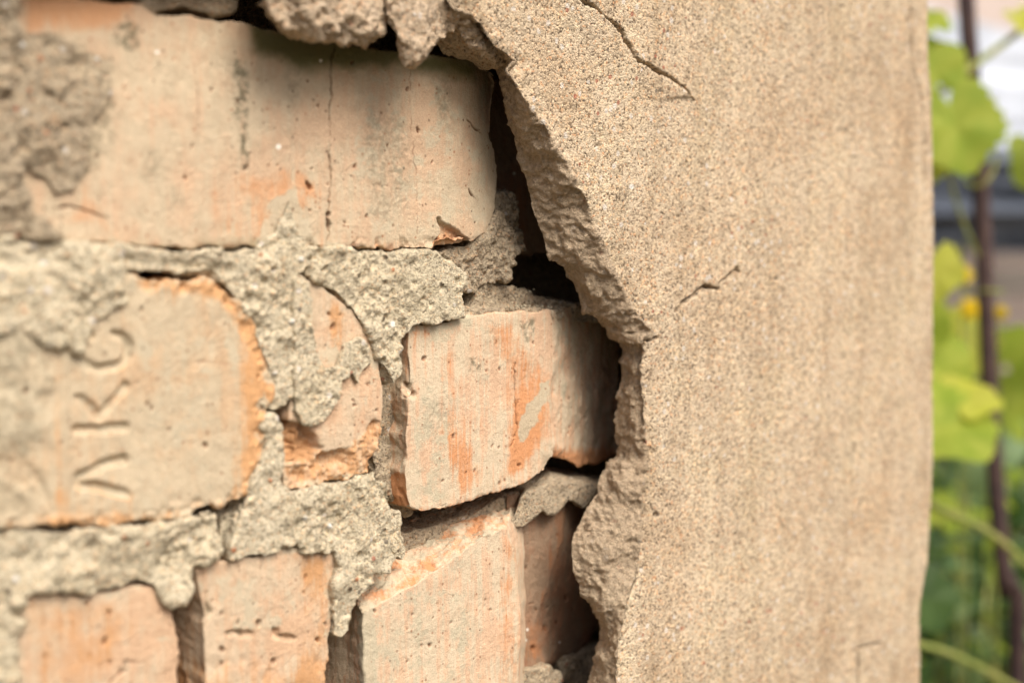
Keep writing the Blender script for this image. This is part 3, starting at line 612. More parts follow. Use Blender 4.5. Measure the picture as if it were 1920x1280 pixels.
mortar('mortar_lump', 'pointed lump of mortar hanging beside the upper plaster edge', [taper([(L2[:7]+[(822, 30), (825, -10), (830, -30), (835, -50), (840, -60), (842, -65), (845, -70)], 0.024), (L2, 0.016), (L2b, 0.002)], 0.0010, 16, 0.009), prism([(822, 20), (838, 62), (850, 70), (880, 95), (925, 117), (950, 128), (950, 100), (915, 60), (870, 0), (825, -20)], 0.013, 0.001, 0.0008, 18), blob(775, 60, 0.021, 0.007, 0.005, 0.011)], 95, M_LUMP, amp=1.4, back=0.0015, smooth=8)
# ---- in the hollow
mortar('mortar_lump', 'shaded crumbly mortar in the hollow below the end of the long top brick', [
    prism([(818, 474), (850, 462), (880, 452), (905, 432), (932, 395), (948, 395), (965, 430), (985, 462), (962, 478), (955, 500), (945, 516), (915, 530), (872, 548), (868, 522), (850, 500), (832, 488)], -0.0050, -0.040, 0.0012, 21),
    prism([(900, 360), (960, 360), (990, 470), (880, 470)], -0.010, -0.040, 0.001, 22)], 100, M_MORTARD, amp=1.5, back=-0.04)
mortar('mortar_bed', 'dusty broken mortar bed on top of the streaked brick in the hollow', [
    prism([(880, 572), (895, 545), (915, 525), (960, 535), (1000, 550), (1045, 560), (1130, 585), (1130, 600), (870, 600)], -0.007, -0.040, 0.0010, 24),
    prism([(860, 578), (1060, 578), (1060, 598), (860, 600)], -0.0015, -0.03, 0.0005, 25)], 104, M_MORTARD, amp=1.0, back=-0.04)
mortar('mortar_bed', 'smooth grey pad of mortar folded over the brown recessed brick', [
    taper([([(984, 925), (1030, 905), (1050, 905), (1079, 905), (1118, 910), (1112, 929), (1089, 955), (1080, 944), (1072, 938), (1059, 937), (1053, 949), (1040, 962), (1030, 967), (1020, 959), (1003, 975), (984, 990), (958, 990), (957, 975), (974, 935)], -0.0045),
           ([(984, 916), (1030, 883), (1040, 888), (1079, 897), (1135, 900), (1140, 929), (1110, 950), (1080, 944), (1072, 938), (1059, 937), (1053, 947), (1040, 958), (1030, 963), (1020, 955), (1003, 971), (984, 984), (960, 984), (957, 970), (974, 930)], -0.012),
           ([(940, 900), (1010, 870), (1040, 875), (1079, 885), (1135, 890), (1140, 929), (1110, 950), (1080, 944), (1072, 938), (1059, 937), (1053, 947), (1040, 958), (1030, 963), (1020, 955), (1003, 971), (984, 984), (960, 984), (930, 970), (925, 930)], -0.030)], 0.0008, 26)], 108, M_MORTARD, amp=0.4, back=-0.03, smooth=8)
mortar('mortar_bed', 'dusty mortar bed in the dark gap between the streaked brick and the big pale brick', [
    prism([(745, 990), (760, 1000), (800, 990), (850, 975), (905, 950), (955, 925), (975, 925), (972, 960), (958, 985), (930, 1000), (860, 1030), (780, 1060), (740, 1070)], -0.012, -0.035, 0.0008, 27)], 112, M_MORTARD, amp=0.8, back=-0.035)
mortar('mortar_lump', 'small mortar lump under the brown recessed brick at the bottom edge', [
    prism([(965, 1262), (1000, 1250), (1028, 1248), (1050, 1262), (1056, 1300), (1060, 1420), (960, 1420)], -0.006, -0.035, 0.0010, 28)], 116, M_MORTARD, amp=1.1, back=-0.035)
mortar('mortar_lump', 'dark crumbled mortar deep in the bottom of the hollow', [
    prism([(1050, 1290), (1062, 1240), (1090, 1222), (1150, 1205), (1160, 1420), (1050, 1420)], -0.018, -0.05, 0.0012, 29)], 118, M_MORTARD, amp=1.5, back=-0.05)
mortar('mortar_joint', 'narrow mortar joint between the arched brick and the streaked brick', [
    prism([(690, 620), (735, 640), (765, 700), (765, 960), (705, 905), (700, 860)], -0.0085, -0.028, 0.0009, 30)], 120, M_MORTARD, amp=1.3, back=-0.028)
mortar('mortar_joint', 'mortar deep in the joint between the two lower left bricks', [
    prism([(300, 1100), (380, 1080), (420, 1100), (420, 1420), (300, 1420)], -0.020, -0.035, 0.0009, 32)], 122, M_MORTARD, amp=1.1, back=-0.035)

# ================================================================== PLASTER
PF, PB = 0.024, 0.007
pf = [(845, -90), (840, -20), (842, 13), (876, 25), (897, 42), (914, 72), (927, 91), (948, 99), (971, 114), (950, 136), (969, 167), (990, 198), (1019, 240), (1053, 287), (1078, 338), (1095, 375), (1116, 422), (1138, 468), (1159, 515),
      (1176, 554), (1196, 588), (1224, 618), (1226, 637), (1205, 640), (1212, 660), (1203, 700), (1208, 745), (1210, 781), (1214, 816), (1217, 856), (1214, 876), (1208, 921), (1208, 958), (1203, 1000), (1202, 1024), (1196, 1073), (1177, 1122), (1170, 1150), (1164, 1188), (1158, 1237), (1157, 1280), (1150, 1420)]
pb = [(862, -90), (860, -20), (862, 40), (872, 62), (890, 85), (905, 100), (915, 108), (925, 112), (931, 118), (943, 148), (946, 190), (946, 236), (960, 274), (973, 316), (990, 367), (1007, 401), (1017, 443), (1024, 479), (1050, 497),
      (1055, 523), (1072, 549), (1089, 576), (1111, 593), (1133, 615), (1143, 633), (1145, 680), (1145, 746), (1146, 790), (1145, 830), (1144, 856), (1124, 878), (1116, 926), (1094, 949), (1072, 994), (1067, 1021), (1068, 1070), (1080, 1109), (1100, 1132), (1118, 1181), (1115, 1225), (1102, 1270), (1095, 1420)]
pm = [(a[0]*0.55+b[0]*0.45-3, a[1]*0.62+b[1]*0.38) for a, b in zip(pf, pb)]
xr = lambda y: np.interp(y, [-200, 0, 200, 450, 850, 950, 1050, 1130, 1280, 1420], [1738, 1741, 1746, 1749, 1751, 1747, 1740, 1729, 1723, 1718])
ry = [1420, 1300, 1200, 1130, 1050, 950, 850, 700, 450, 300, 200, 100, 0, -90]
def right(w):   # right corner of the wall, straight down, as wall points
    return [(lambda q: (q[0]-(PF-w)*0.05, -w, q[1]))(tow(xr(y), y, PF)) for y in ry]
def L3(poly, w): return [(lambda q: (q[0], -w, q[1]))(tow(x, y, w)) for x, y in poly]
layers = [L3(pf, PF)+right(PF), L3(pm, 0.0175)+right(0.0175), L3(pb, PB)+right(PB)]
crk = [([(1080, -20), (1092, 4), (1112, 15), (1124, 26), (1146, 40), (1160, 62), (1175, 88), (1195, 112), (1222, 128), (1248, 142), (1270, 155), (1302, 184)], 9.0, 0.0055),
       ([(1265, 578), (1290, 563), (1312, 546), (1328, 538), (1346, 543)], 5.5, 0.0034), ([(1345, 532), (1368, 518), (1381, 503), (1394, 514), (1406, 512)], 4.5, 0.0026),
       ([(1190, 637), (1215, 640), (1232, 636)], 5.0, 0.0030),
       ([(1609, 1290), (1610, 1240), (1607, 1215), (1620, 1212), (1652, 1204)], 3.6, 0.0028),
       ([(1706, 20), (1708, 90), (1718, 150), (1728, 190), (1734, 340)], 7, 0.0008), ([(1698, 420), (1700, 480)], 8, 0.0006)]
def plaster_shape(P, N, px):
    front = sm(-N[:, 1], 0.55, 0.9)
    rv = pmask(wob(px, 3, 10, 51), pb+pf[::-1], 4)*(px[:, 0] < 1400)        # the fracture face between the two edges
    brk = np.maximum((1-front)*(px[:, 0] < 1500), rv*0.8)
    inner = sm(-P[:, 1], 0.010, 0.026)
    big = fbm(P, 0.055, 200, 3)*0.0010
    off = big + front*(fbm(P, 0.006, 203, 3)*0.00016 + fbm(P, 0.0016, 206, 2)*0.00014)
    off += brk*(fbm(P, 0.014, 210, 5, 0.60)*0.0021 + (0.5-np.abs(vnoise(P, 0.008, 214)))*0.0005 + fbm(P, 0.0028, 216, 2, 0.9)*0.0006)
    under = pmask(wob(px, 3, 12, 8), [(1110, 640), (1190, 643), (1235, 646), (1222, 700), (1225, 900), (1110, 900)], 4)
    off -= under*np.maximum(brk, sm(-px[:, 0], -1222, -1195))*0.0044*np.interp(px[:, 1], [640, 720, 900], [1.0, 0.6, 0.0])
    edge = sm(-dline(px, pf), -26, -2)*front
    off += edge*(fbm(P, 0.010, 220, 4, 0.6)*0.0009 - 0.0005)
    q = wob(wob(px, 4.5, 24, 44), 2.6, 8, 48); q2 = wob(px, 5, 30, 46)
    dark = Z(P)
    for i, (pts, wd, dp) in enumerate(crk):
        if i == 4: q = px
        d = dline(q, pts); v = vnoise(P, 0.006, 230+i)
        k = np.clip(0.75+0.5*v, 0.25, 1.2)
        if i == 0: k = k*np.interp(px[:, 1], [0, 60, 130, 190], [1.15, 0.9, 0.75, 0.3])
        if i in (1, 2): k = k*sm(v, -0.75, 0.1)
        m = sm(-d, -wd*k, -wd*k*0.25)*front; off -= m*dp; dark = np.maximum(dark, m*(0.5 if i < 5 else 0.15))
    # the broken flap below the long crack stands a little proud, fading away from it
    flap = pmask(q2, [(1080, -30), (1112, 15), (1146, 40), (1175, 88), (1222, 128), (1302, 184), (1150, 190), (980, -30)], 4)
    off += flap*front*0.0012*sm(-dline(px, crk[0][0]), -70, 0)
    pit = [(1232, 965, 6, .002), (1455, 523, 4, .001), (1273, 405, 3.5, .001), (1183, 350, 4, 0)]
    white = sm(-np.hypot(px[:, 0]-1183, px[:, 1]-350), -6, -3)
    for x, y, r, dp in pit:
        m = sm(-np.hypot(px[:, 0]-x, px[:, 1]-y), -r*1.3, 0); off -= m*dp
        if dp: dark = np.maximum(dark, m*0.8)
    red = Z(P)
    return off, dict(broken=np.clip(np.maximum(rv, brk*sm(-N[:, 0]*1.0-N[:, 2]*0.4, 0.1, 0.5)), 0, 1), dark=dark, white=white, red=red, moss_shade=Z(P))
plaster = sculpt('plaster_coat', [loft(layers, 0.0011, 61, 0.007, 0.58)], M_PLASTER, plaster_shape, voxel=0.00048, smooth=4, back=PB)
tag(plaster, 'thick sandy beige plaster coat with a broken edge, right of the bricks', 'plaster')

# ---- loose grains and crumbs lying on the ledges
def crumbs():
    rr = random.Random(12); V = []; Q = []
    spots = [((885, 585), (1040, 576), -0.004, 60), ((700, 1085), (860, 1002), -0.013, 70), ((760, 1030), (940, 958), -0.016, 60), ((885, 540), (1000, 548), -0.009, 30), ((300, 985), (400, 966), 0.000, 14), ((590, 905), (690, 888), 0.001, 16)]
    for (x0, y0), (x1, y1), w, n in spots:
        for _ in range(n):
            t = rr.random(); x, z = tow(x0+(x1-x0)*t+rr.uniform(-8, 8), y0+(y1-y0)*t+rr.uniform(-5, 8), w); r_ = rr.choice((0.0004, 0.0005, 0.0007, 0.0011))
            b = len(V); c = Vector((x, -w+rr.uniform(-0.001, 0.003), z+0.0004))
            for i in range(4):
                for j in range(6):
                    a, q = math.pi*(i+0.35)/3.7, 2*math.pi*j/6
                    k = r_*rr.uniform(0.75, 1.25); V.append(c+Vector((k*math.sin(a)*math.cos(q), k*math.sin(a)*math.sin(q), k*0.8*math.cos(a))))
            for i in range(3):
                for j in range(6): Q.append((b+i*6+j, b+i*6+(j+1) % 6, b+i*6+6+(j+1) % 6, b+i*6+6+j))
            Q += [(b+5, b+4, b+3, b+2, b+1, b), tuple(b+18+j for j in range(6))]
    return V, Q
CRUMBS = crumbs()

# ================================================================== WALL CORE AND THE REST OF THE WALL
def boxm(x0, y0, z0, x1, y1, z1):
    V = [(x, y, z) for x in (x0, x1) for y in (y0, y1) for z in (z0, z1)]
    return V, [(0, 1, 3, 2), (4, 6, 7, 5), (0, 4, 5, 1), (2, 3, 7, 6), (0, 2, 6, 4), (1, 5, 7, 3)]
def simple(name, solids, mat, parent=None, smooth=False):
    V = []; Fc = []
    for v, f in solids:
        b = len(V); V += [tuple(q) for q in v]; Fc += [tuple(b+i for i in t) for t in f]
    me = bpy.data.meshes.new(name); org = np.array(V).mean(0)
    me.from_pydata([tuple(np.array(v)-org) for v in V], [], Fc); me.update()
    for a in ('broken', 'dark', 'white', 'red', 'moss_shade'):
        if mat in (M_PLASTER, M_MORTAR, M_MORTARD): me.attributes.new(a, 'FLOAT', 'POINT')
    if smooth: me.polygons.foreach_set('use_smooth', [True]*len(me.polygons))
    me.materials.append(mat)
    o = bpy.data.objects.new(name, me); scene.collection.objects.link(o)
    o.location = Vector(org) - (parent.location if parent else Vector((0, 0, 0)))
    if parent: o.parent = parent
    return o
tag(simple('mortar_crumbs', [CRUMBS], M_MORTAR), 'loose sandy crumbs lying on the ledges', kind='stuff')
xc = tow(1745, 600, PF)[0]
zt, zb = tow(-100, -80, 0)[1], min(tow(-100, 1400, 0)[1], tow(1300, 1330, 0)[1])
ptop, pbot = tow(1200, -90, PF)[1], tow(1200, 1420, PF)[1]
e = 0.0005
core = simple('wall', [boxm(-0.5, 0.048, 0.0, xc-0.012, 0.30, 2.2),                          # masonry deep behind the hollow
                       boxm(0.52, -0.0045, 0.0, xc-0.010, 0.0475, 2.2)], M_MORTARD)
tag(core, 'rough masonry of the wall seen dark behind the open joints', 'wall')
def xat(z, side):   # right face of the wall end
    return xc
wr = simple('end_plaster', [boxm(xc-0.0095, PB*-1+0.001, 0.0, xc-0.004, 0.305, 2.2)], M_PLASTER, core)
def wedge(top, bot, w, yb=0.047):
    """block between two lines of wall points, its face at height w"""
    P = list(top)+list(reversed(bot)); n = len(P)
    V = [(x, -w, z) for x, z in P]+[(x, yb, z) for x, z in P]
    return V, [tuple(range(n)), tuple(range(2*n-1, n-1, -1))]+[(i, (i+1) % n, n+(i+1) % n, n+i) for i in range(n)]
xe = tow(xr(-90), -90, PF)[0]-0.001; xf = tow(xr(1420), 1420, PF)[0]-0.001
a0, a1 = tow(845, -86, PF), tow(xr(-90), -86, PF); l0, l1 = tow(-130, -66, 0.012), tow(860, -84, 0.012)
b0, b1 = tow(1150, 1416, PF), tow(xr(1420), 1416, PF); c0, c1 = tow(-130, 1405, -0.003), tow(1160, 1405, -0.003)
simple('upper_plaster', [wedge([(a0[0], 2.2), (xe, 2.2)], [a0, (xe, a1[1])], PF-0.0012),
                         wedge([(-0.5, 2.2), (a0[0]-0.0005, 2.2)], [(-0.5, l0[1]), l0, (a0[0]-0.0005, l1[1])], 0.012)], M_PLASTER, core)
simple('lower_masonry', [wedge([b0, (xf, b1[1])], [(b0[0], 0.0), (xf, 0.0)], PF-0.0012),
                         wedge([(-0.5, c0[1]), c0, (b0[0]-0.0005, c1[1])], [(-0.5, 0.0), c0[:1]+(0.0,), (b0[0]-0.0005, 0.0)], -0.003)], M_MORTAR, core)
simple('side_masonry', [wedge([(-0.5, l0[1]-0.001), (tow(-128, 0, 0)[0], l0[1]-0.001)], [(-0.5, c0[1]+0.001), (tow(-128, 1200, 0)[0], c0[1]+0.001)], -0.002)], M_MORTARD, core)

# ================================================================== GARDEN BEHIND THE WALL END
def flat_mat(name, c1, c2, scale=30, rough=0.8, trans=None, bumpd=0.0, spec=0.2):
    t = NT(name); t.b.inputs['Roughness'].default_value = rough; t.b.inputs['Specular IOR Level'].default_value = spec
    n = t.noise(scale, 5, 0.6)
    col = t.mix(t.step(n, 0.33, 0.67), c1, c2)
    t.out(col, t.bump(n, bumpd) if bumpd else None)
    if trans:
        tr = t.t.nodes.new('ShaderNodeBsdfTranslucent'); t.put(tr.inputs[0], t.mix(n, trans, tuple(c*0.8 for c in trans)))
        mx = t.t.nodes.new('ShaderNodeMixShader'); mx.inputs[0].default_value = 0.5
        outn = t.t.nodes['Material Output']
        t.t.links.new(t.b.outputs[0], mx.inputs[1]); t.t.links.new(tr.outputs[0], mx.inputs[2]); t.t.links.new(mx.outputs[0], outn.inputs[0])
    return t.m
M_ROD = flat_mat('rusty_steel', (0.045, 0.028, 0.028), (0.075, 0.045, 0.038), 60, 0.7, bumpd=0.001)
M_VINE = flat_mat('vine_leaf', (0.22, 0.31, 0.03), (0.38, 0.43, 0.06), 70, 0.6, (0.52, 0.64, 0.07))
M_VINEY = flat_mat('yellow_leaf', (0.42, 0.44, 0.05), (0.5, 0.5, 0.08), 40, 0.6, (0.75, 0.78, 0.12))
M_LEAF = flat_mat('garden_leaf', (0.03, 0.065, 0.018), (0.07, 0.125, 0.03), 25, 0.5, (0.10, 0.19, 0.03))
M_LEAFP = flat_mat('pale_leaf', (0.10, 0.18, 0.07), (0.27, 0.37, 0.19), 25, 0.5, (0.22, 0.33, 0.10))
M_STEM = flat_mat('green_stem', (0.18, 0.22, 0.05), (0.27, 0.25, 0.08), 60, 0.6)
M_PETAL = flat_mat('yellow_petal', (0.82, 0.58, 0.02), (0.88, 0.68, 0.03), 90, 0.6, (0.95, 0.72, 0.03))
M_TARPD = flat_mat('dark_tarp', (0.055, 0.065, 0.085), (0.10, 0.115, 0.14), 5, 0.45, bumpd=0.01, spec=0.4)
M_TARPL = flat_mat('light_tarp', (0.46, 0.50, 0.56), (0.56, 0.60, 0.66), 6, 0.5, bumpd=0.01, spec=0.3)
M_SHED = flat_mat('shed_board', (0.42, 0.34, 0.30), (0.50, 0.42, 0.37), 8, 0.9)
M_SOIL = flat_mat('soil', (0.07, 0.055, 0.035), (0.12, 0.10, 0.06), 6, 1.0, bumpd=0.02)
M_DARKW = flat_mat('weathered_wood', (0.10, 0.085, 0.07), (0.15, 0.13, 0.11), 12, 0.9, bumpd=0.004)

def tube(pts, rad, n=10):
    pts = [Vector(p) for p in pts]; V = []; Fc = []
    for i, p in enumerate(pts):
        t = (pts[min(i+1, len(pts)-1)]-pts[max(i-1, 0)]).normalized()
        a = t.cross(Vector((0.3, 0.9, 0.1))).normalized(); b = t.cross(a)
        r = rad[i] if isinstance(rad, (list, tuple)) else rad
        for k in range(n):
            q = 2*math.pi*k/n; V.append(p+a*math.cos(q)*r+b*math.sin(q)*r)
    for i in range(len(pts)-1):
        for k in range(n):
            Fc.append((i*n+k, i*n+(k+1) % n, (i+1)*n+(k+1) % n, (i+1)*n+k))
    Fc.append(tuple(range(n-1, -1, -1))); Fc.append(tuple((len(pts)-1)*n+k for k in range(n)))
    return V, Fc
def curve(pts, n=8):
    """smooth path through points (Catmull-Rom)"""
    P = [Vector(p) for p in pts]; P = [P[0]*2-P[1]]+P+[P[-1]*2-P[-2]]; out = []
    for i in range(1, len(P)-2):
        for s in range(n):
            t = s/n
            out.append(0.5*((2*P[i])+(P[i+1]-P[i-1])*t+(2*P[i-1]-5*P[i]+4*P[i+1]-P[i+2])*t*t+(3*P[i]-P[i-1]-3*P[i+1]+P[i+2])*t**3))
    out.append(P[-2]); return out
def vine_leaf(c, size, face, up, seed=0):
    """lobed, toothed vine leaf with a fold along the midrib and a rippled blade; up points to the tip"""
    rr = random.Random(seed); face = Vector(face).normalized(); up = (Vector(up)-face*Vector(up).dot(face)).normalized(); sd_ = up.cross(face)
    V = []; Fc = []; n = 72; rings = 6
    for j in range(rings+1):
        for i in range(n):
            a = 2*math.pi*i/n
            r = 0.80+0.07*math.cos(5*a)*(0.5+0.5*math.cos(a*0.5)**2)+0.05*abs(math.sin(a*11))+0.03*math.sin(a*23)
            if abs(a-math.pi) < 0.5: r *= 0.45+0.55*abs(a-math.pi)/0.5
            r *= j/rings
            x, y = r*math.sin(a), r*math.cos(a)
            z = 0.16*abs(x)-0.10*r*r+0.03*math.sin(a*5+seed)*r
            V.append(Vector(c)+(sd_*x+up*y+face*z)*size)
    for j in range(rings):
        for i in range(n):
            Fc.append((j*n+i, j*n+(i+1) % n, (j+1)*n+(i+1) % n, (j+1)*n+i))
    return V, Fc
def small_leaf(c, L, Wd, d, nrm, fold=0.2):
    d = Vector(d).normalized(); nrm = (Vector(nrm)-d*Vector(nrm).dot(d)).normalized(); s = d.cross(nrm)
    V = [Vector(c)]; prof = [(0.2, 0.7), (0.45, 1.0), (0.72, 0.72), (1.0, 0.03)]
    for t, w in prof:
        droop = -nrm*0.25*t*t*L
        V += [Vector(c)+d*t*L-s*w*Wd/2+nrm*fold*w*Wd/2+droop, Vector(c)+d*t*L+droop, Vector(c)+d*t*L+s*w*Wd/2+nrm*fold*w*Wd/2+droop]
    Fc = [(0, 2, 1), (0, 3, 2)]
    for k in range(3):
        b = 1+k*3; Fc += [(b, b+1, b+4, b+3), (b+1, b+2, b+5, b+4)]
    return V, Fc
toC = Vector(-fwd)
ground = simple('ground', [([(-60, -60, 0), (60, -60, 0), (60, 60, 0), (-60, 60, 0)], [(0, 1, 2, 3)])], M_SOIL); tag(ground, kind='structure')

# ---- the rod
rp = [(1806, -260), (1812, 0), (1826, 180), (1836, 300), (1846, 500), (1858, 760), (1872, 960), (1888, 1120)]
rod_pts = [at(x, y, 1.12) for x, y in rp]; last = rod_pts[-1]; rod_pts.append(last+(last-rod_pts[-2])*1.2); rod_pts.append(Vector((rod_pts[-1].x, rod_pts[-1].y, -0.05)))
rod = simple('metal_rod', [tube(curve(rod_pts, 4), 0.0066, 14)], M_ROD, smooth=True)
tag(rod, 'dark rusty iron rod standing behind the wall end with vines around it', 'rod')

# ---- grapevine
vine = bpy.data.objects.new('grapevine', None); scene.collection.objects.link(vine); vine.location = (at(1800, 300, 1.05).x, at(1800, 300, 1.05).y, 0)
tag(vine, 'climbing vine with big bright green lobed leaves beside the rusty rod', 'vine')
simple('stem', [tube(curve([at(1600, 260, 1.05), at(1745, 185, 1.06), at(1790, 150, 1.07), at(1830, 120, 1.09), at(1905, 65, 1.10), at(1960, 20, 1.10), at(2060, -60, 1.1)], 8), 0.0028, 8)], M_STEM, vine, True)
simple('stem', [tube(curve([at(1960, 20, 1.10), at(2080, 400, 1.15), at(2100, 900, 1.2), at(2050, 1500, 1.25), at(2040, 2600, 1.3)], 8), 0.005, 8)], M_STEM, vine, True)
simple('stem', [tube(curve([at(1700, 900, 1.0), at(1755, 950, 1.02), at(1840, 990, 1.05), at(1920, 1055, 1.07), at(2040, 1200, 1.1)], 8), 0.0030, 8)], M_STEM, vine, True)
simple('stem', [tube(curve([at(1690, 1200, 1.0), at(1780, 1225, 1.04), at(1880, 1275, 1.08), at(2000, 1350, 1.1)], 8), 0.0026, 8)], M_STEM, vine, True)
simple('tendril', [tube(curve([at(1870, 290, 1.10), at(1862, 320, 1.10), at(1848, 342, 1.10), at(1828, 350, 1.105), at(1810, 342, 1.115)], 8), 0.0016, 6)], M_STEM, vine, True)
simple('tendril', [tube(curve([at(1780, 300, 1.08), at(1785, 350, 1.09), at(1800, 400, 1.10), at(1820, 450, 1.105), at(1835, 480, 1.11)], 8), 0.0014, 6)], M_STEM, vine, True)
simple('tendril', [tube(curve([at(1800, 460, 1.12), at(1805, 500, 1.13), at(1812, 545, 1.13), at(1850, 545, 1.10), at(1880, 548, 1.10)], 8), 0.0014, 6)], M_STEM, vine, True)
leaves = [(1790, 232, 1.04, 0.044, M_VINE, (0.3, 0, -1)), (1752, 130, 1.05, 0.030, M_VINE, (-0.4, 0, 1)), (1742, 40, 1.05, 0.020, M_VINE, (-0.2, 0, 1)), (1745, 300, 1.06, 0.020, M_VINEY, (0, 0, -1)),
          (1752, 505, 1.03, 0.026, M_VINEY, (0.1, 0, -1)), (1775, 795, 1.02, 0.046, M_VINE, (0.8, 0, -0.5)), (1765, 690, 1.10, 0.036, M_VINE, (-0.3, 0, 1)), (1790, 640, 1.25, 0.045, M_VINEY, (0.5, 0, 0.8)), (1900, 760, 1.3, 0.04, M_VINE, (-0.5, 0, 0.8)), (1810, 880, 1.4, 0.03, M_LEAFP, (0.5, 0, 0.8)), (1880, 830, 1.35, 0.03, M_LEAFP, (0.5, 0, 0.8)), (1770, 960, 1.3, 0.025, M_VINE, (0.5, 0, 0.8)), (1925, 40, 1.10, 0.022, M_VINEY, (0.3, 0, -1)),
          (1738, 1120, 1.04, 0.030, M_LEAF, (0.3, 0, -1)), (1920, 735, 1.25, 0.03, M_VINE, (0.6, 0, -1)), (1900, 660, 1.3, 0.03, M_VINE, (0.6, 0, 0.5)),
          (1700, 600, 1.1, 0.04, M_VINE, (0, 0, -1)), (1960, 300, 1.2, 0.04, M_VINE, (0.4, 0, -1)), (2000, 560, 1.2, 0.045, M_VINE, (-0.2, 0, -1)), (2040, 200, 1.15, 0.04, M_VINE, (0, 0, -1))]
rr = random.Random(4)
for k, (x, y, z, s, m, u) in enumerate(leaves):
    simple('leaf', [vine_leaf(at(x, y, z), s, toC+Vector((rr.uniform(-.5, .5), rr.uniform(-.5, .5), rr.uniform(0, .6))), u, k)], m, vine, True)
simple('leaf', [vine_leaf(at(1812, 745, 1.04), 0.03, toC+Vector((0, 0, 1.6)), (0.9, 0, 0.1), 31)], M_VINEY, vine, True)

# ---- small yellow flowers on their plants
def flower(x, y, z, r, label):
    c = at(x, y, z); g = Vector((c.x+0.02, c.y+0.01, 0.0))
    root = bpy.data.objects.new('flower', None); scene.collection.objects.link(root); root.location = g
    tag(root, label, 'flower', 'small yellow flowers behind the wall')
    simple('stalk', [tube(curve([g, g*0.6+c*0.4+Vector((0.01, 0, 0)), c]), 0.0011, 6)], M_STEM, root, True)
    sol = []
    for k in range(9):
        a = 2*math.pi*k/9; d = Vector(rgt)*math.cos(a)+Vector(upv)*math.sin(a)+toC*0.25
        sol.append(small_leaf(c, r, r*0.6, d, toC, 0.1))
    simple('petals', sol, M_PETAL, root)
    simple('flower_head', [blob_at(c+toC*r*0.12, r*0.38)], M_PETAL, root, True)
def blob_at(c, r):
    V = []; Fc = []; n, m = 10, 6
    for i in range(m+1):
        for j in range(n):
            a = math.pi*i/m; b = 2*math.pi*j/n
            V.append((c.x+r*math.sin(a)*math.cos(b), c.y+r*math.sin(a)*math.sin(b), c.z+r*math.cos(a)))
    for i in range(m):
        for j in range(n): Fc.append((i*n+j, i*n+(j+1) % n, (i+1)*n+(j+1) % n, (i+1)*n+j))
    return V, Fc
flower(1806, 516, 1.20, 0.0095, 'yellow flower highest of the three, left of the rusty rod')
flower(1820, 579, 1.20, 0.0100, 'yellow flower left of the rusty rod, just above the leaves')
flower(1876, 586, 1.24, 0.0075, 'smaller yellow flower right of the rusty rod')

# ---- leafy plants filling the lower garden
def plant(name, cx, cy, rx, ry, z0, z1, n, L, mat, label, seed, cat='plant', group='leafy garden plants behind the wall'):
    rr = random.Random(seed); root = bpy.data.objects.new(name, None); scene.collection.objects.link(root); root.location = (cx, cy, 0)
    tag(root, label, cat, group)
    st = []; lv = []
    for s in range(10 if rx > 0.15 else 4):
        a = rr.uniform(0, 6.283); q = rr.uniform(0.2, 0.9)
        top = Vector((cx+rx*q*math.cos(a), cy+ry*q*math.sin(a), rr.uniform(z0+(z1-z0)*0.6, z1)))
        b = Vector((cx+rx*0.2*math.cos(a), cy+ry*0.2*math.sin(a), 0))
        st.append(tube(curve([b, b*0.5+top*0.5+Vector((rr.uniform(-.03, .03), rr.uniform(-.03, .03), 0)), top], 5), 0.003 if rx > 0.15 else 0.0014, 6))
    for _ in range(n):
        a = rr.uniform(0, 6.283); q = math.sqrt(rr.random()); t = rr.random()
        c = Vector((cx+rx*q*math.cos(a), cy+ry*q*math.sin(a), z0+(z1-z0)*t*(1-0.25*q)))
        d = Vector((math.cos(a)+rr.uniform(-.8, .8), math.sin(a)+rr.uniform(-.8, .8), rr.uniform(-.5, .6)))
        l = L*rr.uniform(0.6, 1.3)
        lv.append(small_leaf(c, l, l*rr.uniform(0.5, 0.75), d, Vector((rr.uniform(-.5, .5), rr.uniform(-.7, .2), 1)), 0.25))
    simple('stems', st, M_STEM, root, True); simple('foliage', lv, mat, root)
def gp(x, z): p = at(x, 640, z); return p.x, p.y
for i, (x, z, rx, ztop, n, L, mat, lab) in enumerate([
        (1800, 1.55, 0.20, 1.17, 330, 0.075, M_LEAF, 'dark green leafy plant nearest behind the wall end'),
        (1930, 1.70, 0.22, 1.16, 300, 0.080, M_LEAFP, 'greyish pale green leafy plant right of the rusty rod'),
        (1790, 2.05, 0.26, 1.20, 330, 0.090, M_LEAFP, 'pale green plant further back between wall and rod'),
        (2000, 2.20, 0.30, 1.22, 330, 0.090, M_LEAF, 'dark green bushy plant at the right edge under the tarp'),
        (1700, 2.6, 0.3, 1.15, 500, 0.06, M_LEAF, 'dark leafy plant hidden mostly behind the wall end'),
        (2250, 2.0, 0.35, 1.2, 500, 0.06, M_LEAF, 'dark green plant beyond the right edge')]):
    cx, cy = gp(x, z); plant('leafy_plant', cx, cy, rx, rx, 0.35, ztop, n, L, mat, lab, 50+i)

for x, z, yt, n, L, m, lab, sd_ in ((1830, 1.42, 600, 120, 0.034, M_VINE, 'bright yellow green weed with small leaves behind the rusty rod', 91), (1900, 1.36, 860, 130, 0.03, M_LEAFP, 'low pale green weed at the foot of the rusty rod', 92),
                               (1790, 1.3, 900, 130, 0.03, M_LEAF, 'low dark weed close behind the wall end', 93)):
    cx, cy = gp(x, z); plant('garden_weed', cx, cy, 0.09, 0.09, 0.55, at(x, yt, z).z, n*2, L*0.9, m, lab, sd_, group='small weeds behind the wall end')

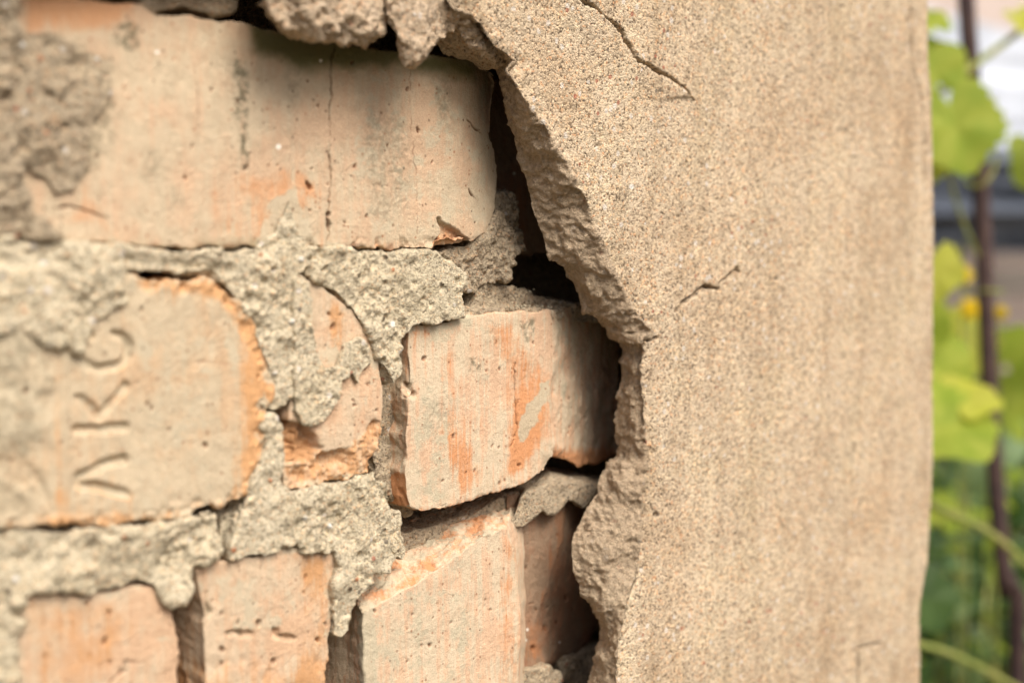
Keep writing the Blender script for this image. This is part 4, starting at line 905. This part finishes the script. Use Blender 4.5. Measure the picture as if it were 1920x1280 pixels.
# ---- draped tarps over a shed
def sheet(name, x0, x1, y0, y1, z, mat, label, cat, seed, amp=0.05, sag=0.0):
    n, m = 70, 50; V = []; Fc = []
    for j in range(m+1):
        for i in range(n+1):
            u, v = i/n, j/m
            X = x0+(x1-x0)*u; h0, h1 = z; p = Vector((X, y0, h0+(h1-h0)*v+sag*math.sin(u*9)))
            d = amp*(math.sin(u*17+v*3+seed)*0.4+math.sin(v*14+u*5+seed*2)*0.6+0.4*math.sin((u+v)*27+seed))
            V.append(p+Vector((0, d, 0)))
    for j in range(m):
        for i in range(n): Fc.append((j*(n+1)+i, j*(n+1)+i+1, (j+1)*(n+1)+i+1, (j+1)*(n+1)+i))
    V2 = [v+Vector((0, 0.004, 0)) for v in V]; b = len(V); F2 = [tuple(b+i for i in reversed(f)) for f in Fc]
    o = simple(name, [(V+V2, Fc+F2)], mat, smooth=True); return tag(o, label, cat)
def zat(py, Y):       # height seen at photo row py (near column 1840) on the upright plane y = Y
    d = fwd + (1840-960)/F*rgt - (py-640)/F*upv
    return (CAM + d*(Y+D)/d[1])[2]
sheet('light_tarp', 1.2, 6.5, 1.25, 0, (zat(42, 1.25), zat(300, 1.25)), M_TARPL, 'pale grey plastic sheet hung behind the rod, above the dark one', 'tarp', 1, 0.006, 0.006)
sheet('dark_tarp', 1.2, 6.5, 1.12, 0, (zat(262, 1.12), zat(470, 1.12)), M_TARPD, 'dark blue grey tarp draped in folds under the pale sheet', 'tarp', 3, 0.05, 0.012)
sh = Vector((3.2, 1.5, 0)); 
d1 = Vector((1, 0, 0)); d2 = Vector((0, 1, 0))
def obox(c, wx, dy, z0, z1):
    V = [Vector((c.x, c.y, 0))+d1*a*wx/2+d2*b*dy+Vector((0, 0, z)) for a in (-1, 1) for b in (0, 1) for z in (z0, z1)]
    return V, [(0, 1, 3, 2), (4, 6, 7, 5), (0, 4, 5, 1), (2, 3, 7, 6), (0, 2, 6, 4), (1, 5, 7, 3)]
shed = bpy.data.objects.new('shed', None); scene.collection.objects.link(shed); shed.location = (sh.x, sh.y, 0)
tag(shed, 'pinkish boarded shed wall behind the tarps', 'shed')
simple('wall', [obox(sh+d1*k*0.16, 0.159, 0.06, 0.9, 2.4) for k in range(-14, 22)], M_SHED, shed)
simple('plinth', [obox(sh-d2*0.02+d1*0.6, 6.0, 0.10, 0.0, 0.9)], M_DARKW, shed)
simple('beam', [obox(sh-d2*0.55, 4.0, 0.06, zat(560, 0.95), zat(510, 0.95))], M_DARKW, shed)
